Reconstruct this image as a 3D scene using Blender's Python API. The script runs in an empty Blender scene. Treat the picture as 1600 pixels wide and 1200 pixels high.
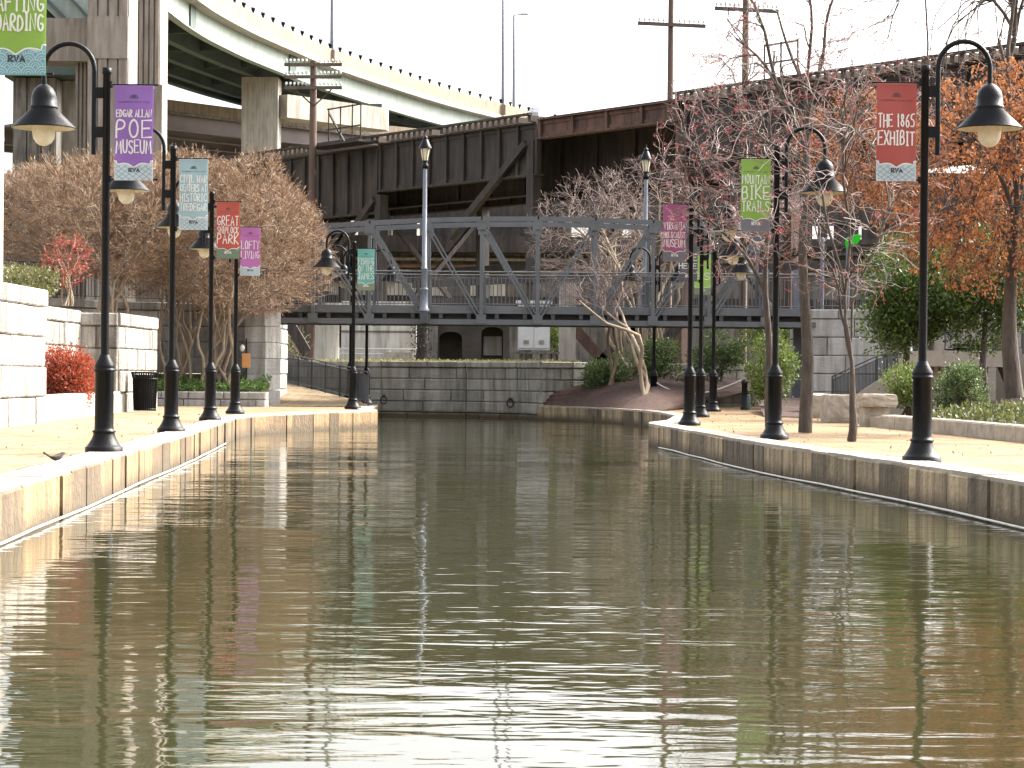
import bpy, math, random
import numpy as np
from mathutils import Vector, Matrix
R = math.radians
random.seed(7)
sc = bpy.context.scene
col = sc.collection

# ------------------------------------------------------------------ camera
F = 3500.0                                   # focal length in pixels of the 1600 px wide photograph
CAMZ = 1.39
cam_d = bpy.data.cameras.new("camera"); cam_d.sensor_width = 36.0
cam_d.lens = F / 1600 * 36.0; cam_d.clip_start = 0.1; cam_d.clip_end = 6000
cam = bpy.data.objects.new("camera", cam_d); col.objects.link(cam)
CR = Matrix.Rotation(math.pi / 2 - math.atan(14 / F), 3, 'X') @ Matrix.Rotation(R(0.5), 3, 'Z')
cam.matrix_world = Matrix.Translation((0, 0, CAMZ)) @ CR.to_4x4()
sc.camera = cam

# ------------------------------------------------------------------ sky, sun, exposure
SUN_AZ = R(27)                               # from +X (right of the canal) towards +Y (away)
SUN_EL = R(40)
w = bpy.data.worlds.new("World"); sc.world = w; w.use_nodes = True
nt = w.node_tree; nt.nodes.clear()
sky = nt.nodes.new('ShaderNodeTexSky'); sky.sky_type = 'NISHITA'; sky.sun_disc = False
sky.sun_elevation = SUN_EL; sky.sun_rotation = math.pi / 2 - SUN_AZ
sky.air_density = 1.0; sky.dust_density = 8.0; sky.ozone_density = 1.0
hsv = nt.nodes.new('ShaderNodeHueSaturation'); hsv.inputs['Saturation'].default_value = 0.3; hsv.inputs['Value'].default_value = 2.5
bg = nt.nodes.new('ShaderNodeBackground'); bg.inputs['Strength'].default_value = 0.15
wo = nt.nodes.new('ShaderNodeOutputWorld')
nt.links.new(sky.outputs[0], hsv.inputs['Color']); nt.links.new(hsv.outputs[0], bg.inputs[0]); nt.links.new(bg.outputs[0], wo.inputs[0])
sun_d = bpy.data.lights.new("sun", 'SUN'); sun_d.energy = 2.0; sun_d.angle = R(0.6); sun_d.color = (1.0, 0.93, 0.80)
sun = bpy.data.objects.new("sun", sun_d); col.objects.link(sun)
to_sun = Vector((math.cos(SUN_EL) * math.cos(SUN_AZ), math.cos(SUN_EL) * math.sin(SUN_AZ), math.sin(SUN_EL)))
sun.rotation_euler = to_sun.to_track_quat('Z', 'Y').to_euler()
sc.view_settings.view_transform = 'Standard'; sc.view_settings.look = 'None'
sc.view_settings.exposure = 1.15; sc.view_settings.gamma = 1.0

# ------------------------------------------------------------------ placing helpers
def P(px, py, Y):
    d = CR @ Vector(((px - 800) / F, (600 - py) / F, -1)); t = Y / d.y
    return Vector((0, 0, CAMZ)) + d * t
def G(px, py, z):
    d = CR @ Vector(((px - 800) / F, (600 - py) / F, -1)); t = (z - CAMZ) / d.z
    return Vector((0, 0, CAMZ)) + d * t
def X(px, Y, z=0.4):                         # x of the world point that shows in column px at depth Y, height about z
    u = (px - 800) / F * Y; return u - math.sin(R(0.5)) * (z - CAMZ)
WALK = 0.42

# ------------------------------------------------------------------ materials
MATS = {}
def mat(name, c, c2=None, scale=3.0, rough=0.8, metal=0.0, bump=0.0, bscale=25.0, island=0.0, stretch=(1, 1, 1),
        streak=0.0, translucent=0.0, spec=0.5, wet=None):
    m = bpy.data.materials.new(name); m.use_nodes = True; n = m.node_tree.nodes; l = m.node_tree.links
    b = n['Principled BSDF']; b.inputs['Roughness'].default_value = rough; b.inputs['Metallic'].default_value = metal
    b.inputs['Specular IOR Level'].default_value = spec
    c2 = c2 or tuple(v * 0.75 for v in c)
    tc = n.new('ShaderNodeTexCoord'); mp = n.new('ShaderNodeMapping'); mp.inputs['Scale'].default_value = stretch
    l.new(tc.outputs['Object'], mp.inputs[0])
    nz = n.new('ShaderNodeTexNoise'); nz.inputs['Scale'].default_value = scale; nz.inputs['Detail'].default_value = 6; nz.inputs['Roughness'].default_value = 0.62
    l.new(mp.outputs[0], nz.inputs['Vector'])
    cr = n.new('ShaderNodeValToRGB'); cr.color_ramp.elements[0].position = 0.32; cr.color_ramp.elements[1].position = 0.68
    cr.color_ramp.elements[0].color = (*c2, 1); cr.color_ramp.elements[1].color = (*c, 1)
    out = nz.outputs['Fac']
    if island:
        g = n.new('ShaderNodeNewGeometry'); mx = n.new('ShaderNodeMix'); mx.data_type = 'FLOAT'; mx.inputs[0].default_value = island
        l.new(out, mx.inputs[2]); l.new(g.outputs['Random Per Island'], mx.inputs[3]); out = mx.outputs[0]
    l.new(out, cr.inputs[0]); cout = cr.outputs[0]
    if streak:                               # rain streaks and dirt
        mp2 = n.new('ShaderNodeMapping'); mp2.inputs['Scale'].default_value = (3.2, 3.2, 0.35); l.new(tc.outputs['Object'], mp2.inputs[0])
        n2 = n.new('ShaderNodeTexNoise'); n2.inputs['Scale'].default_value = 1.6; n2.inputs['Detail'].default_value = 5; l.new(mp2.outputs[0], n2.inputs['Vector'])
        r2 = n.new('ShaderNodeValToRGB'); r2.color_ramp.elements[0].position = 0.38; r2.color_ramp.elements[1].position = 0.6
        k = 1 - streak; r2.color_ramp.elements[0].color = (k, k * 0.97, k * 0.92, 1); r2.color_ramp.elements[1].color = (1, 1, 1, 1)
        l.new(n2.outputs['Fac'], r2.inputs[0])
        mm = n.new('ShaderNodeMix'); mm.data_type = 'RGBA'; mm.blend_type = 'MULTIPLY'; mm.inputs[0].default_value = 1
        l.new(cout, mm.inputs[6]); l.new(r2.outputs[0], mm.inputs[7]); cout = mm.outputs[2]
    if wet is not None:                      # damp, algae-stained band just above the waterline (world height)
        gg = n.new('ShaderNodeNewGeometry'); sx = n.new('ShaderNodeSeparateXYZ'); l.new(gg.outputs['Position'], sx.inputs[0])
        ad = n.new('ShaderNodeMath'); ad.operation = 'MULTIPLY_ADD'; ad.inputs[1].default_value = 0.16; l.new(nz.outputs['Fac'], ad.inputs[0]); l.new(sx.outputs[2], ad.inputs[2])
        rw = n.new('ShaderNodeMapRange'); rw.inputs[1].default_value = 0.08 + wet * 0.05; rw.inputs[2].default_value = 0.2 + wet * 0.14; l.new(ad.outputs[0], rw.inputs[0])
        mw = n.new('ShaderNodeMix'); mw.data_type = 'RGBA'; mw.inputs[6].default_value = (0.07, 0.05, 0.025, 1); l.new(rw.outputs[0], mw.inputs[0]); l.new(cout, mw.inputs[7]); cout = mw.outputs[2]
    l.new(cout, b.inputs['Base Color'])
    if bump:
        n3 = n.new('ShaderNodeTexNoise'); n3.inputs['Scale'].default_value = bscale; n3.inputs['Detail'].default_value = 4; l.new(mp.outputs[0], n3.inputs['Vector'])
        bp = n.new('ShaderNodeBump'); bp.inputs['Strength'].default_value = min(1, bump); bp.inputs['Distance'].default_value = 0.03
        l.new(n3.outputs['Fac'], bp.inputs['Height']); l.new(bp.outputs[0], b.inputs['Normal'])
    if translucent:
        tr = n.new('ShaderNodeBsdfTranslucent'); l.new(cout, tr.inputs[0])
        ms = n.new('ShaderNodeMixShader'); ms.inputs[0].default_value = translucent
        l.new(b.outputs[0], ms.inputs[1]); l.new(tr.outputs[0], ms.inputs[2]); l.new(ms.outputs[0], n['Material Output'].inputs[0])
    MATS[name] = m; return m

M_black = mat('black paint', (0.006, 0.006, 0.007), (0.0035, 0.0035, 0.004), 6, 0.36, 0.0, 0.15, 60, spec=0.14)
M_shadein = mat('lamp shade inner enamel', (0.55, 0.50, 0.36), (0.42, 0.38, 0.26), 4, 0.5)
M_globe = mat('frosted globe', (0.82, 0.78, 0.66), (0.70, 0.65, 0.52), 14, 0.35, translucent=0.45)
M_granite = mat('pale granite', (0.40, 0.37, 0.325), (0.25, 0.23, 0.2), 5, 0.85, 0, 0.9, 14, island=0.45, streak=0.6)
M_granite_grey = mat('grey granite', (0.39, 0.375, 0.355), (0.28, 0.27, 0.255), 4, 0.85, 0, 0.7, 14, island=0.5, streak=0.35)
M_basinwall = mat('stained basin granite', (0.37, 0.355, 0.31), (0.235, 0.225, 0.195), 3, 0.85, 0, 0.8, 12, island=0.4, streak=0.4, wet=1.0)
M_quay = mat('quay stone', (0.27, 0.175, 0.085), (0.105, 0.072, 0.04), 3, 0.85, 0, 0.9, 12, island=0.6, streak=0.4, wet=0.6)
M_quay_r = mat('quay stone weathered', (0.38, 0.29, 0.175), (0.13, 0.10, 0.065), 3, 0.85, 0, 0.9, 12, island=0.65, streak=0.6, wet=0.7)
M_joint = mat('dark mortar', (0.12, 0.11, 0.095), (0.07, 0.065, 0.055), 8, 0.95)
M_path = mat('sandy pavers', (0.46, 0.37, 0.235), (0.36, 0.285, 0.175), 1.3, 0.9, 0, 0.4, 30)
M_cope = mat('granite coping', (0.34, 0.30, 0.245), (0.24, 0.21, 0.17), 4, 0.85, 0, 0.5, 20, island=0.4)
M_conc = mat('concrete', (0.36, 0.335, 0.295), (0.27, 0.25, 0.22), 0.35, 0.9, 0, 0.3, 6, streak=0.3)
M_conc_w = mat('warm concrete pier', (0.27, 0.235, 0.2), (0.2, 0.17, 0.145), 0.3, 0.9, 0, 0.3, 6, streak=0.3)
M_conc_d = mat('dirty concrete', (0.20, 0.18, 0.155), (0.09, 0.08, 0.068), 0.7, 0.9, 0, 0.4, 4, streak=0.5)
M_parapet = mat('tan parapet concrete', (0.25, 0.195, 0.14), (0.2, 0.155, 0.115), 0.5, 0.9, streak=0.3)
M_mint = mat('mint steel paint', (0.26, 0.315, 0.29), (0.21, 0.26, 0.235), 0.5, 0.6, streak=0.15)
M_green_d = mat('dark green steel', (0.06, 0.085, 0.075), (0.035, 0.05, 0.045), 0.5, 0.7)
M_mauve = mat('mauve steel paint', (0.17, 0.14, 0.145), (0.12, 0.10, 0.105), 0.5, 0.7)
M_rust = mat('rusty dark steel', (0.052, 0.040, 0.033), (0.024, 0.019, 0.017), 0.8, 0.8, 0, 0.4, 10, streak=0.5)
M_rust_r = mat('red rusted steel', (0.125, 0.060, 0.040), (0.055, 0.030, 0.022), 0.9, 0.8, 0, 0.4, 10, streak=0.5)
M_wood = mat('weathered timber', (0.10, 0.075, 0.06), (0.05, 0.038, 0.03), 2, 0.9, 0, 0.6, 12, stretch=(1, 1, 0.2))
M_pole = mat('brown utility pole', (0.12, 0.075, 0.055), (0.06, 0.04, 0.03), 3, 0.9, 0, 0.6, 12, stretch=(1, 1, 0.15))
M_truss = mat('grey bridge paint', (0.10, 0.104, 0.11), (0.07, 0.073, 0.077), 1.5, 0.5, 0.0, 0.1, 20)
M_trussd = mat('dark bridge steel', (0.05, 0.054, 0.06), (0.03, 0.032, 0.036), 1.5, 0.6)
M_lpole = mat('blue grey lamp paint', (0.15, 0.165, 0.20), (0.10, 0.11, 0.135), 2, 0.4)
M_lglass = mat('lantern glass', (0.72, 0.68, 0.55), (0.6, 0.56, 0.45), 8, 0.25, translucent=0.5)
M_bark = mat('grey brown bark', (0.09, 0.07, 0.054), (0.035, 0.027, 0.022), 9, 0.95, 0, 1.0, 22, stretch=(1, 1, 0.25))
M_barkm = mat('maple twig bark', (0.25, 0.19, 0.17), (0.13, 0.09, 0.08), 5, 0.7, 0, 0.3, 30)
M_barkc = mat('smooth tan myrtle bark', (0.30, 0.235, 0.165), (0.19, 0.14, 0.095), 3, 0.8, 0, 0.3, 20, stretch=(1, 1, 0.3))
M_twig = mat('tan seed-head twigs', (0.345, 0.23, 0.145), (0.15, 0.098, 0.064), 1.3, 0.85, island=0.5, translucent=0.15)
M_twigr = mat('pinkish bare twigs', (0.25, 0.185, 0.16), (0.14, 0.10, 0.088), 2, 0.8, island=0.5)
M_bud = mat('red buds', (0.33, 0.055, 0.055), (0.20, 0.04, 0.035), 2, 0.7, island=0.8, translucent=0.3)
M_orange = mat('dry orange oak leaves', (0.42, 0.165, 0.06), (0.20, 0.08, 0.036), 2, 0.8, island=0.7, translucent=0.4)
M_coral = mat('coral red twigs', (0.37, 0.095, 0.065), (0.24, 0.07, 0.05), 2, 0.8, island=0.6, translucent=0.2)
M_leafd = mat('dark evergreen leaves', (0.10, 0.155, 0.022), (0.03, 0.055, 0.012), 2.2, 0.45, island=0.6, translucent=0.3)
M_leafl = mat('light green leaves', (0.19, 0.245, 0.05), (0.08, 0.115, 0.028), 1.6, 0.55, island=0.6, translucent=0.35)
M_leafg = mat('grey green leaves', (0.14, 0.195, 0.06), (0.055, 0.085, 0.03), 1.6, 0.55, island=0.6, translucent=0.3)
M_hedge = mat('olive hedge leaves', (0.15, 0.145, 0.05), (0.08, 0.085, 0.03), 1.6, 0.6, island=0.6, translucent=0.3)
M_redleaf = mat('red nandina leaves', (0.42, 0.075, 0.035), (0.20, 0.055, 0.025), 3, 0.6, island=0.7, translucent=0.35)
M_cover = mat('ground cover leaves', (0.12, 0.19, 0.04), (0.06, 0.11, 0.02), 2, 0.6, island=0.6, translucent=0.3)
M_cover2 = mat('yellow green ground cover leaves', (0.13, 0.14, 0.035), (0.05, 0.065, 0.018), 2, 0.6, island=0.7, translucent=0.3)
M_dry = mat('yellow winter grass', (0.30, 0.27, 0.10), (0.2, 0.19, 0.07), 2, 0.9, island=0.6, translucent=0.3)
M_mulch = mat('red brown mulch', (0.085, 0.042, 0.028), (0.03, 0.017, 0.013), 6, 0.95, 0, 1.0, 18)
M_earth = mat('dry earth and thin grass', (0.16, 0.135, 0.075), (0.10, 0.085, 0.05), 0.8, 0.95, 0, 0.6, 6)
M_cab = mat('light grey cabinet paint', (0.52, 0.52, 0.53), (0.46, 0.46, 0.47), 1, 0.5)
M_white = mat('white paint', (0.6, 0.6, 0.57), (0.5, 0.5, 0.47), 2, 0.6)
M_rock = mat('sandstone block', (0.40, 0.35, 0.28), (0.24, 0.205, 0.16), 3, 0.9, 0, 1.0, 7)
M_amber = mat('amber sign face', (0.55, 0.25, 0.08), (0.45, 0.20, 0.07), 3, 0.6)
M_vivid = mat('vivid green sheet', (0.05, 0.62, 0.04), (0.04, 0.5, 0.03), 2, 0.5, translucent=0.6)
M_bird = mat('grey brown feathers', (0.10, 0.085, 0.075), (0.05, 0.042, 0.038), 30, 0.9)
M_rubber = mat('black rubber', (0.02, 0.02, 0.02), None, 4, 0.9)
M_rope = mat('pale cable', (0.62, 0.60, 0.55), (0.45, 0.43, 0.39), 4, 0.6)
M_insul = mat('pale glass insulators', (0.55, 0.6, 0.55), None, 4, 0.3)
M_carpaint = mat('silver car paint', (0.4, 0.41, 0.43), None, 3, 0.35, 0.3)
M_glassdark = mat('dark car glass', (0.03, 0.035, 0.04), None, 3, 0.1)
M_wall_b = mat('pale wall panels', (0.58, 0.55, 0.49), (0.46, 0.43, 0.385), 0.4, 0.9, streak=0.35)
M_masonry = mat('sooty brown masonry', (0.06, 0.048, 0.038), (0.026, 0.022, 0.018), 1.2, 0.95, 0, 0.8, 8)
M_pipe = mat('rusty pipe', (0.24, 0.14, 0.09), (0.14, 0.085, 0.06), 2, 0.8)
def flat(name, c, rough=0.75, tr=0.25):
    return mat(name, c, tuple(v * 0.88 for v in c), 2.5, rough, translucent=tr)
M_text = flat('cream lettering', (0.72, 0.70, 0.64)); M_dark = flat('charcoal lettering', (0.05, 0.05, 0.06))
M_purple = flat('purple cloth', (0.24, 0.12, 0.36)); M_ltblue = flat('pale blue cloth', (0.30, 0.40, 0.42)); M_red = flat('brick red cloth', (0.40, 0.08, 0.055))
M_pink = flat('orchid pink cloth', (0.40, 0.14, 0.34)); M_teal = flat('teal cloth', (0.14, 0.36, 0.32)); M_green = flat('leaf green cloth', (0.22, 0.36, 0.06))
M_rose = flat('rose pink cloth', (0.31, 0.085, 0.185)); M_crim = flat('coral red cloth', (0.34, 0.075, 0.06)); M_char = flat('charcoal cloth', (0.10, 0.09, 0.10)); M_lime = flat('lime green cloth', (0.30, 0.46, 0.10))
M_pale = flat('pale wave panel', (0.50, 0.56, 0.57)); M_wline = flat('grey blue wave lines', (0.19, 0.31, 0.34)); M_bluep = flat('blue wave panel', (0.17, 0.34, 0.40)); M_bline = flat('pale wave lines', (0.42, 0.58, 0.60))
M_gpan = flat('green grey wave panel', (0.13, 0.19, 0.13)); M_gline = flat('sage wave lines', (0.22, 0.29, 0.2)); M_opan = flat('olive wave panel', (0.20, 0.22, 0.14)); M_greyp = flat('grey scale panel', (0.22, 0.21, 0.23)); M_greyl = flat('dark scale lines', (0.12, 0.12, 0.14))

def water_material():
    m = bpy.data.materials.new('murky canal water'); m.use_nodes = True; n = m.node_tree.nodes; l = m.node_tree.links
    b = n['Principled BSDF']; b.inputs['Base Color'].default_value = (0.030, 0.029, 0.012, 1); b.inputs['Roughness'].default_value = 0.03; b.inputs['IOR'].default_value = 1.38
    tc = n.new('ShaderNodeTexCoord')
    def wave(sx, sy, rot, det, sc_=1.0):
        mp = n.new('ShaderNodeMapping'); mp.inputs['Scale'].default_value = (sx, sy, 1); mp.inputs['Rotation'].default_value = (0, 0, rot)
        l.new(tc.outputs['Object'], mp.inputs[0])
        z = n.new('ShaderNodeTexNoise'); z.inputs['Scale'].default_value = sc_; z.inputs['Detail'].default_value = det; z.inputs['Roughness'].default_value = 0.45; z.inputs['Distortion'].default_value = 0.4
        l.new(mp.outputs[0], z.inputs['Vector']); return z.outputs['Fac']
    a = wave(0.85, 2.3, 0.22, 2); c = wave(2.3, 5.6, -0.28, 2); d = wave(0.16, 0.5, 0.1, 0.5); e = wave(5, 16, 0.05, 1.5)
    # gusts: calmer and rougher patches
    gp = wave(0.08, 0.13, 0.2, 2)
    gr = n.new('ShaderNodeMapRange'); gr.inputs[1].default_value = 0.35; gr.inputs[2].default_value = 0.65; gr.inputs[3].default_value = 0.4; gr.inputs[4].default_value = 1.3; l.new(gp, gr.inputs[0])
    def mul(x, k, add=None):
        q = n.new('ShaderNodeMath'); q.operation = 'MULTIPLY_ADD'; q.inputs[1].default_value = k; l.new(x, q.inputs[0])
        if add is None: q.inputs[2].default_value = 0
        else: l.new(add, q.inputs[2])
        return q.outputs[0]
    h = mul(a, 1.0); h = mul(c, 0.42, h); h = mul(d, 2.4, h); h = mul(e, 0.075, h)
    hm = n.new('ShaderNodeMath'); hm.operation = 'MULTIPLY'; l.new(h, hm.inputs[0]); l.new(gr.outputs[0], hm.inputs[1])
    bp = n.new('ShaderNodeBump'); bp.inputs['Strength'].default_value = 1.0; bp.inputs['Distance'].default_value = 0.0092
    l.new(hm.outputs[0], bp.inputs['Height']); l.new(bp.outputs[0], b.inputs['Normal'])
    return m
M_water = water_material()

def paver_material(name, c, c2, mortar, w_, h_, rot=0.0):
    m = bpy.data.materials.new(name); m.use_nodes = True; n = m.node_tree.nodes; l = m.node_tree.links
    b = n['Principled BSDF']; b.inputs['Roughness'].default_value = 0.9; b.inputs['Specular IOR Level'].default_value = 0.25
    tc = n.new('ShaderNodeTexCoord'); mp = n.new('ShaderNodeMapping'); mp.inputs['Rotation'].default_value = (0, 0, rot); l.new(tc.outputs['Object'], mp.inputs[0])
    br = n.new('ShaderNodeTexBrick'); br.inputs['Color1'].default_value = (*c, 1); br.inputs['Color2'].default_value = (*c2, 1); br.inputs['Mortar'].default_value = (*mortar, 1)
    br.inputs['Scale'].default_value = 1.0; br.inputs['Brick Width'].default_value = w_; br.inputs['Row Height'].default_value = h_; br.inputs['Mortar Size'].default_value = 0.014
    l.new(mp.outputs[0], br.inputs['Vector'])
    nz = n.new('ShaderNodeTexNoise'); nz.inputs['Scale'].default_value = 0.9; nz.inputs['Detail'].default_value = 9; nz.inputs['Roughness'].default_value = 0.75; l.new(tc.outputs['Object'], nz.inputs['Vector'])
    cr = n.new('ShaderNodeValToRGB'); cr.color_ramp.elements[0].position = 0.35; cr.color_ramp.elements[1].position = 0.62; cr.color_ramp.elements[0].color = (0.50, 0.44, 0.37, 1); cr.color_ramp.elements[1].color = (1, 1, 1, 1)
    l.new(nz.outputs['Fac'], cr.inputs[0])
    mm = n.new('ShaderNodeMix'); mm.data_type = 'RGBA'; mm.blend_type = 'MULTIPLY'; mm.inputs[0].default_value = 1; l.new(br.outputs['Color'], mm.inputs[6]); l.new(cr.outputs[0], mm.inputs[7])
    l.new(mm.outputs[2], b.inputs['Base Color'])
    return m
M_pave = paver_material('sandy brick pavers', (0.32, 0.245, 0.145), (0.26, 0.195, 0.115), (0.12, 0.09, 0.06), 0.6, 0.3)
M_pave_r = paver_material('orange sandy pavers', (0.31, 0.215, 0.115), (0.24, 0.165, 0.088), (0.11, 0.08, 0.05), 0.6, 0.3)

# ------------------------------------------------------------------ mesh helpers
def origin_of(o):
    v = Vector((0, 0, 0))
    while o is not None:
        v = v + o.location; o = o.parent
    return v
class MB:
    def __init__(s): s.v = []; s.f = []; s.sm = []
    def add(s, vs, fs, smooth=False):
        k = len(s.v); s.v += [tuple(p) for p in vs]; s.f += [tuple(i + k for i in q) for q in fs]; s.sm += [smooth] * len(fs); return s
    def hexa(s, b, t):                       # four base corners, four top corners, both counter-clockwise from above
        return s.add(list(b) + list(t), [(3, 2, 1, 0), (4, 5, 6, 7), (0, 1, 5, 4), (1, 2, 6, 5), (2, 3, 7, 6), (3, 0, 4, 7)])
    def box(s, c, d, rz=0.0):
        c = Vector(c); hx, hy, hz = d[0] / 2, d[1] / 2, d[2] / 2; ca, sa = math.cos(rz), math.sin(rz)
        q = [(-hx, -hy), (hx, -hy), (hx, hy), (-hx, hy)]
        q = [(c.x + x * ca - y * sa, c.y + x * sa + y * ca) for x, y in q]
        return s.hexa([(x, y, c.z - hz) for x, y in q], [(x, y, c.z + hz) for x, y in q])
    def beam(s, a, b, wy, wz, up=(0, 0, 1)): # rectangular bar between two points
        a, b = Vector(a), Vector(b); t = (b - a).normalized(); u = Vector(up)
        if abs(t.dot(u)) > 0.99: u = Vector((0, 1, 0))
        r = t.cross(u).normalized(); u = r.cross(t).normalized(); r *= wy / 2; u *= wz / 2
        q = [a - r - u, a + r - u, a + r + u, a - r + u, b - r - u, b + r - u, b + r + u, b - r + u]
        return s.add(q, [(0, 1, 2, 3), (7, 6, 5, 4), (0, 4, 5, 1), (1, 5, 6, 2), (2, 6, 7, 3), (3, 7, 4, 0)])
    def tube(s, pts, r, n=8, cap=True):
        pts = [Vector(p) for p in pts]; rs = r if isinstance(r, (list, tuple)) else [r] * len(pts)
        k = len(pts); vs = []; t0 = (pts[1] - pts[0]).normalized(); ref = Vector((0, 0, 1)) if abs(t0.z) < 0.9 else Vector((0, 1, 0))
        for i, p in enumerate(pts):
            t = (pts[min(i + 1, k - 1)] - pts[max(i - 1, 0)]).normalized(); a = t.cross(ref)
            if a.length < 1e-4: a = t.cross(Vector((1, 0, 0)))
            a.normalize(); b = t.cross(a).normalized(); ref = a.cross(t)
            for j in range(n):
                th = 2 * math.pi * j / n; vs.append(p + (a * math.cos(th) + b * math.sin(th)) * rs[i])
        fs = [(i * n + j, i * n + (j + 1) % n, (i + 1) * n + (j + 1) % n, (i + 1) * n + j) for i in range(k - 1) for j in range(n)]
        s.add(vs, fs, True)
        if cap: s.add(vs[:n], [tuple(range(n))]); s.add(vs[-n:], [tuple(range(n - 1, -1, -1))])
        return s
    def lathe(s, c, prof, n=20, cap=True, smooth=True):
        c = Vector(c); vs = []
        for r, z in prof:
            for j in range(n):
                th = 2 * math.pi * j / n; vs.append((c.x + r * math.cos(th), c.y + r * math.sin(th), c.z + z))
        k = len(prof)
        s.add(vs, [(i * n + j, i * n + (j + 1) % n, (i + 1) * n + (j + 1) % n, (i + 1) * n + j) for i in range(k - 1) for j in range(n)], smooth)
        if cap:
            s.add(vs[:n], [tuple(range(n - 1, -1, -1))]); s.add(vs[-n:], [tuple(range(n))])
        return s
    def quad(s, a, b, c, d): return s.add([a, b, c, d], [(0, 1, 2, 3)])
    def build(s, name, m, parent=None, local=False, origin=None):
        me = bpy.data.meshes.new(name)
        if parent is not None: o0 = Vector((0, 0, 0)) if local else origin_of(parent)
        elif origin is not None: o0 = Vector(origin)
        elif local: o0 = Vector((0, 0, 0))
        else:
            xs = np.array(s.v); o0 = Vector(((xs[:, 0].min() + xs[:, 0].max()) / 2, (xs[:, 1].min() + xs[:, 1].max()) / 2, xs[:, 2].min()))
        me.from_pydata([(p[0] - o0.x, p[1] - o0.y, p[2] - o0.z) for p in s.v], [], s.f)
        me.polygons.foreach_set('use_smooth', s.sm); me.update()
        me.materials.append(m); o = bpy.data.objects.new(name, me); col.objects.link(o)
        if parent is not None: o.parent = parent
        else: o.location = o0
        return o
def mesh_np(name, vs, fs, m, parent=None, smooth=True, origin=None):
    vs = np.asarray(vs, dtype=np.float32); fs = np.asarray(fs, dtype=np.int32)
    o0 = origin_of(parent) if parent is not None else Vector(origin if origin is not None else (0, 0, 0))
    vs = vs - np.array(o0, dtype=np.float32)
    me = bpy.data.meshes.new(name); me.vertices.add(len(vs)); me.vertices.foreach_set('co', vs.ravel())
    k = fs.shape[1]; me.loops.add(fs.size); me.loops.foreach_set('vertex_index', fs.ravel())
    me.polygons.add(len(fs)); me.polygons.foreach_set('loop_start', np.arange(0, fs.size, k, dtype=np.int32))
    try: me.polygons.foreach_set('loop_total', np.full(len(fs), k, dtype=np.int32))
    except Exception: pass
    me.polygons.foreach_set('use_smooth', np.full(len(fs), smooth)); me.update(calc_edges=True); me.validate()
    me.materials.append(m); o = bpy.data.objects.new(name, me); col.objects.link(o)
    if parent is not None: o.parent = parent
    else: o.location = o0
    return o
def tag(o, label=None, cat=None, group=None, kind=None):
    if label: o['label'] = label
    if cat: o['category'] = cat
    if group: o['group'] = group
    if kind: o['kind'] = kind
    return o
def empty(name, loc, label, cat, group=None, rz=0.0):
    o = bpy.data.objects.new(name, None); col.objects.link(o); o.location = loc; o.rotation_euler = (0, 0, rz); o.empty_display_size = 0.2
    return tag(o, label, cat, group)
def copy_tree(o, parent=None):
    c = o.copy(); col.objects.link(c); c.parent = parent
    for ch in list(o.children): copy_tree(ch, c)
    return c
def struct(o): return tag(o, kind='structure')

# ------------------------------------------------------------------ setting: water, ground, quays
QL = [(-3.3, -30), (-3.6, 6), (-4.1, 17.95), (-4.52, 25.8), (-5.03, 35.2), (-5.55, 43.0), (-5.85, 47.5), (-5.8, 50.5), (-5.2, 53.0), (-4.5, 55.4), (-3.5, 58.3), (-3.55, 59.2), (-3.9, 62), (-4.1, 69), (-4.3, 74.0)]
QR = [(6.6, -30), (5.6, 8), (4.76, 20.8), (4.41, 25.25), (3.62, 32.2), (3.05, 41.0), (2.75, 45.2), (2.85, 46.4), (3.4, 49), (4.0, 55), (3.85, 60.0), (3.55, 62.6), (2.8, 66), (1.8, 68.8), (0.8, 70.4)]
ENDW = [(-15, 86.0), (-10, 81.5), (-6.5, 76.5), (-4.3, 74.0), (-1.5, 73.6), (0.2, 72.0), (0.9, 70.6), (1.9, 71.0), (3.2, 72.2), (5.0, 74.0), (8.8, 75.2)]
mb = MB(); nx, ny = 2, 2
mb.quad((-30, -40, 0), (30, -40, 0), (30, 100, 0), (-30, 100, 0)); struct(mb.build('water', M_water, origin=(0, 0, 0)))
def strip_sheet(name, edge, far_x, z, m, inset):
    mb = MB(); sgn = 1 if far_x > 0 else -1
    for (x0, y0), (x1, y1) in zip(edge[:-1], edge[1:]):
        q = [(x0 + sgn * inset, y0, z), (far_x, y0, z), (far_x, y1, z), (x1 + sgn * inset, y1, z)]
        if sgn < 0: q = q[::-1]
        mb.quad(*q)
    return struct(mb.build(name, m, origin=(0, 0, 0)))
QLs = [(-3.3, -30), (-3.6, 6), (-4.1, 17.95), (-4.52, 25.8), (-5.03, 35.2), (-5.55, 43.0), (-5.85, 47.5), (-5.8, 50.5), (-5.2, 53.0), (-4.5, 55.4), (-3.5, 58.3), (-3.55, 59.2), (-3.9, 62), (-4.1, 66)]
strip_sheet('walkway', QLs, -14, WALK - 0.012, M_pave, 0.35)
strip_sheet('walkway', [p for p in QR if p[1] <= 62.7] + [(3.9, 66), (4.6, 70), (5.4, 76)], 30, WALK - 0.012, M_pave_r, 0.35)

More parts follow.
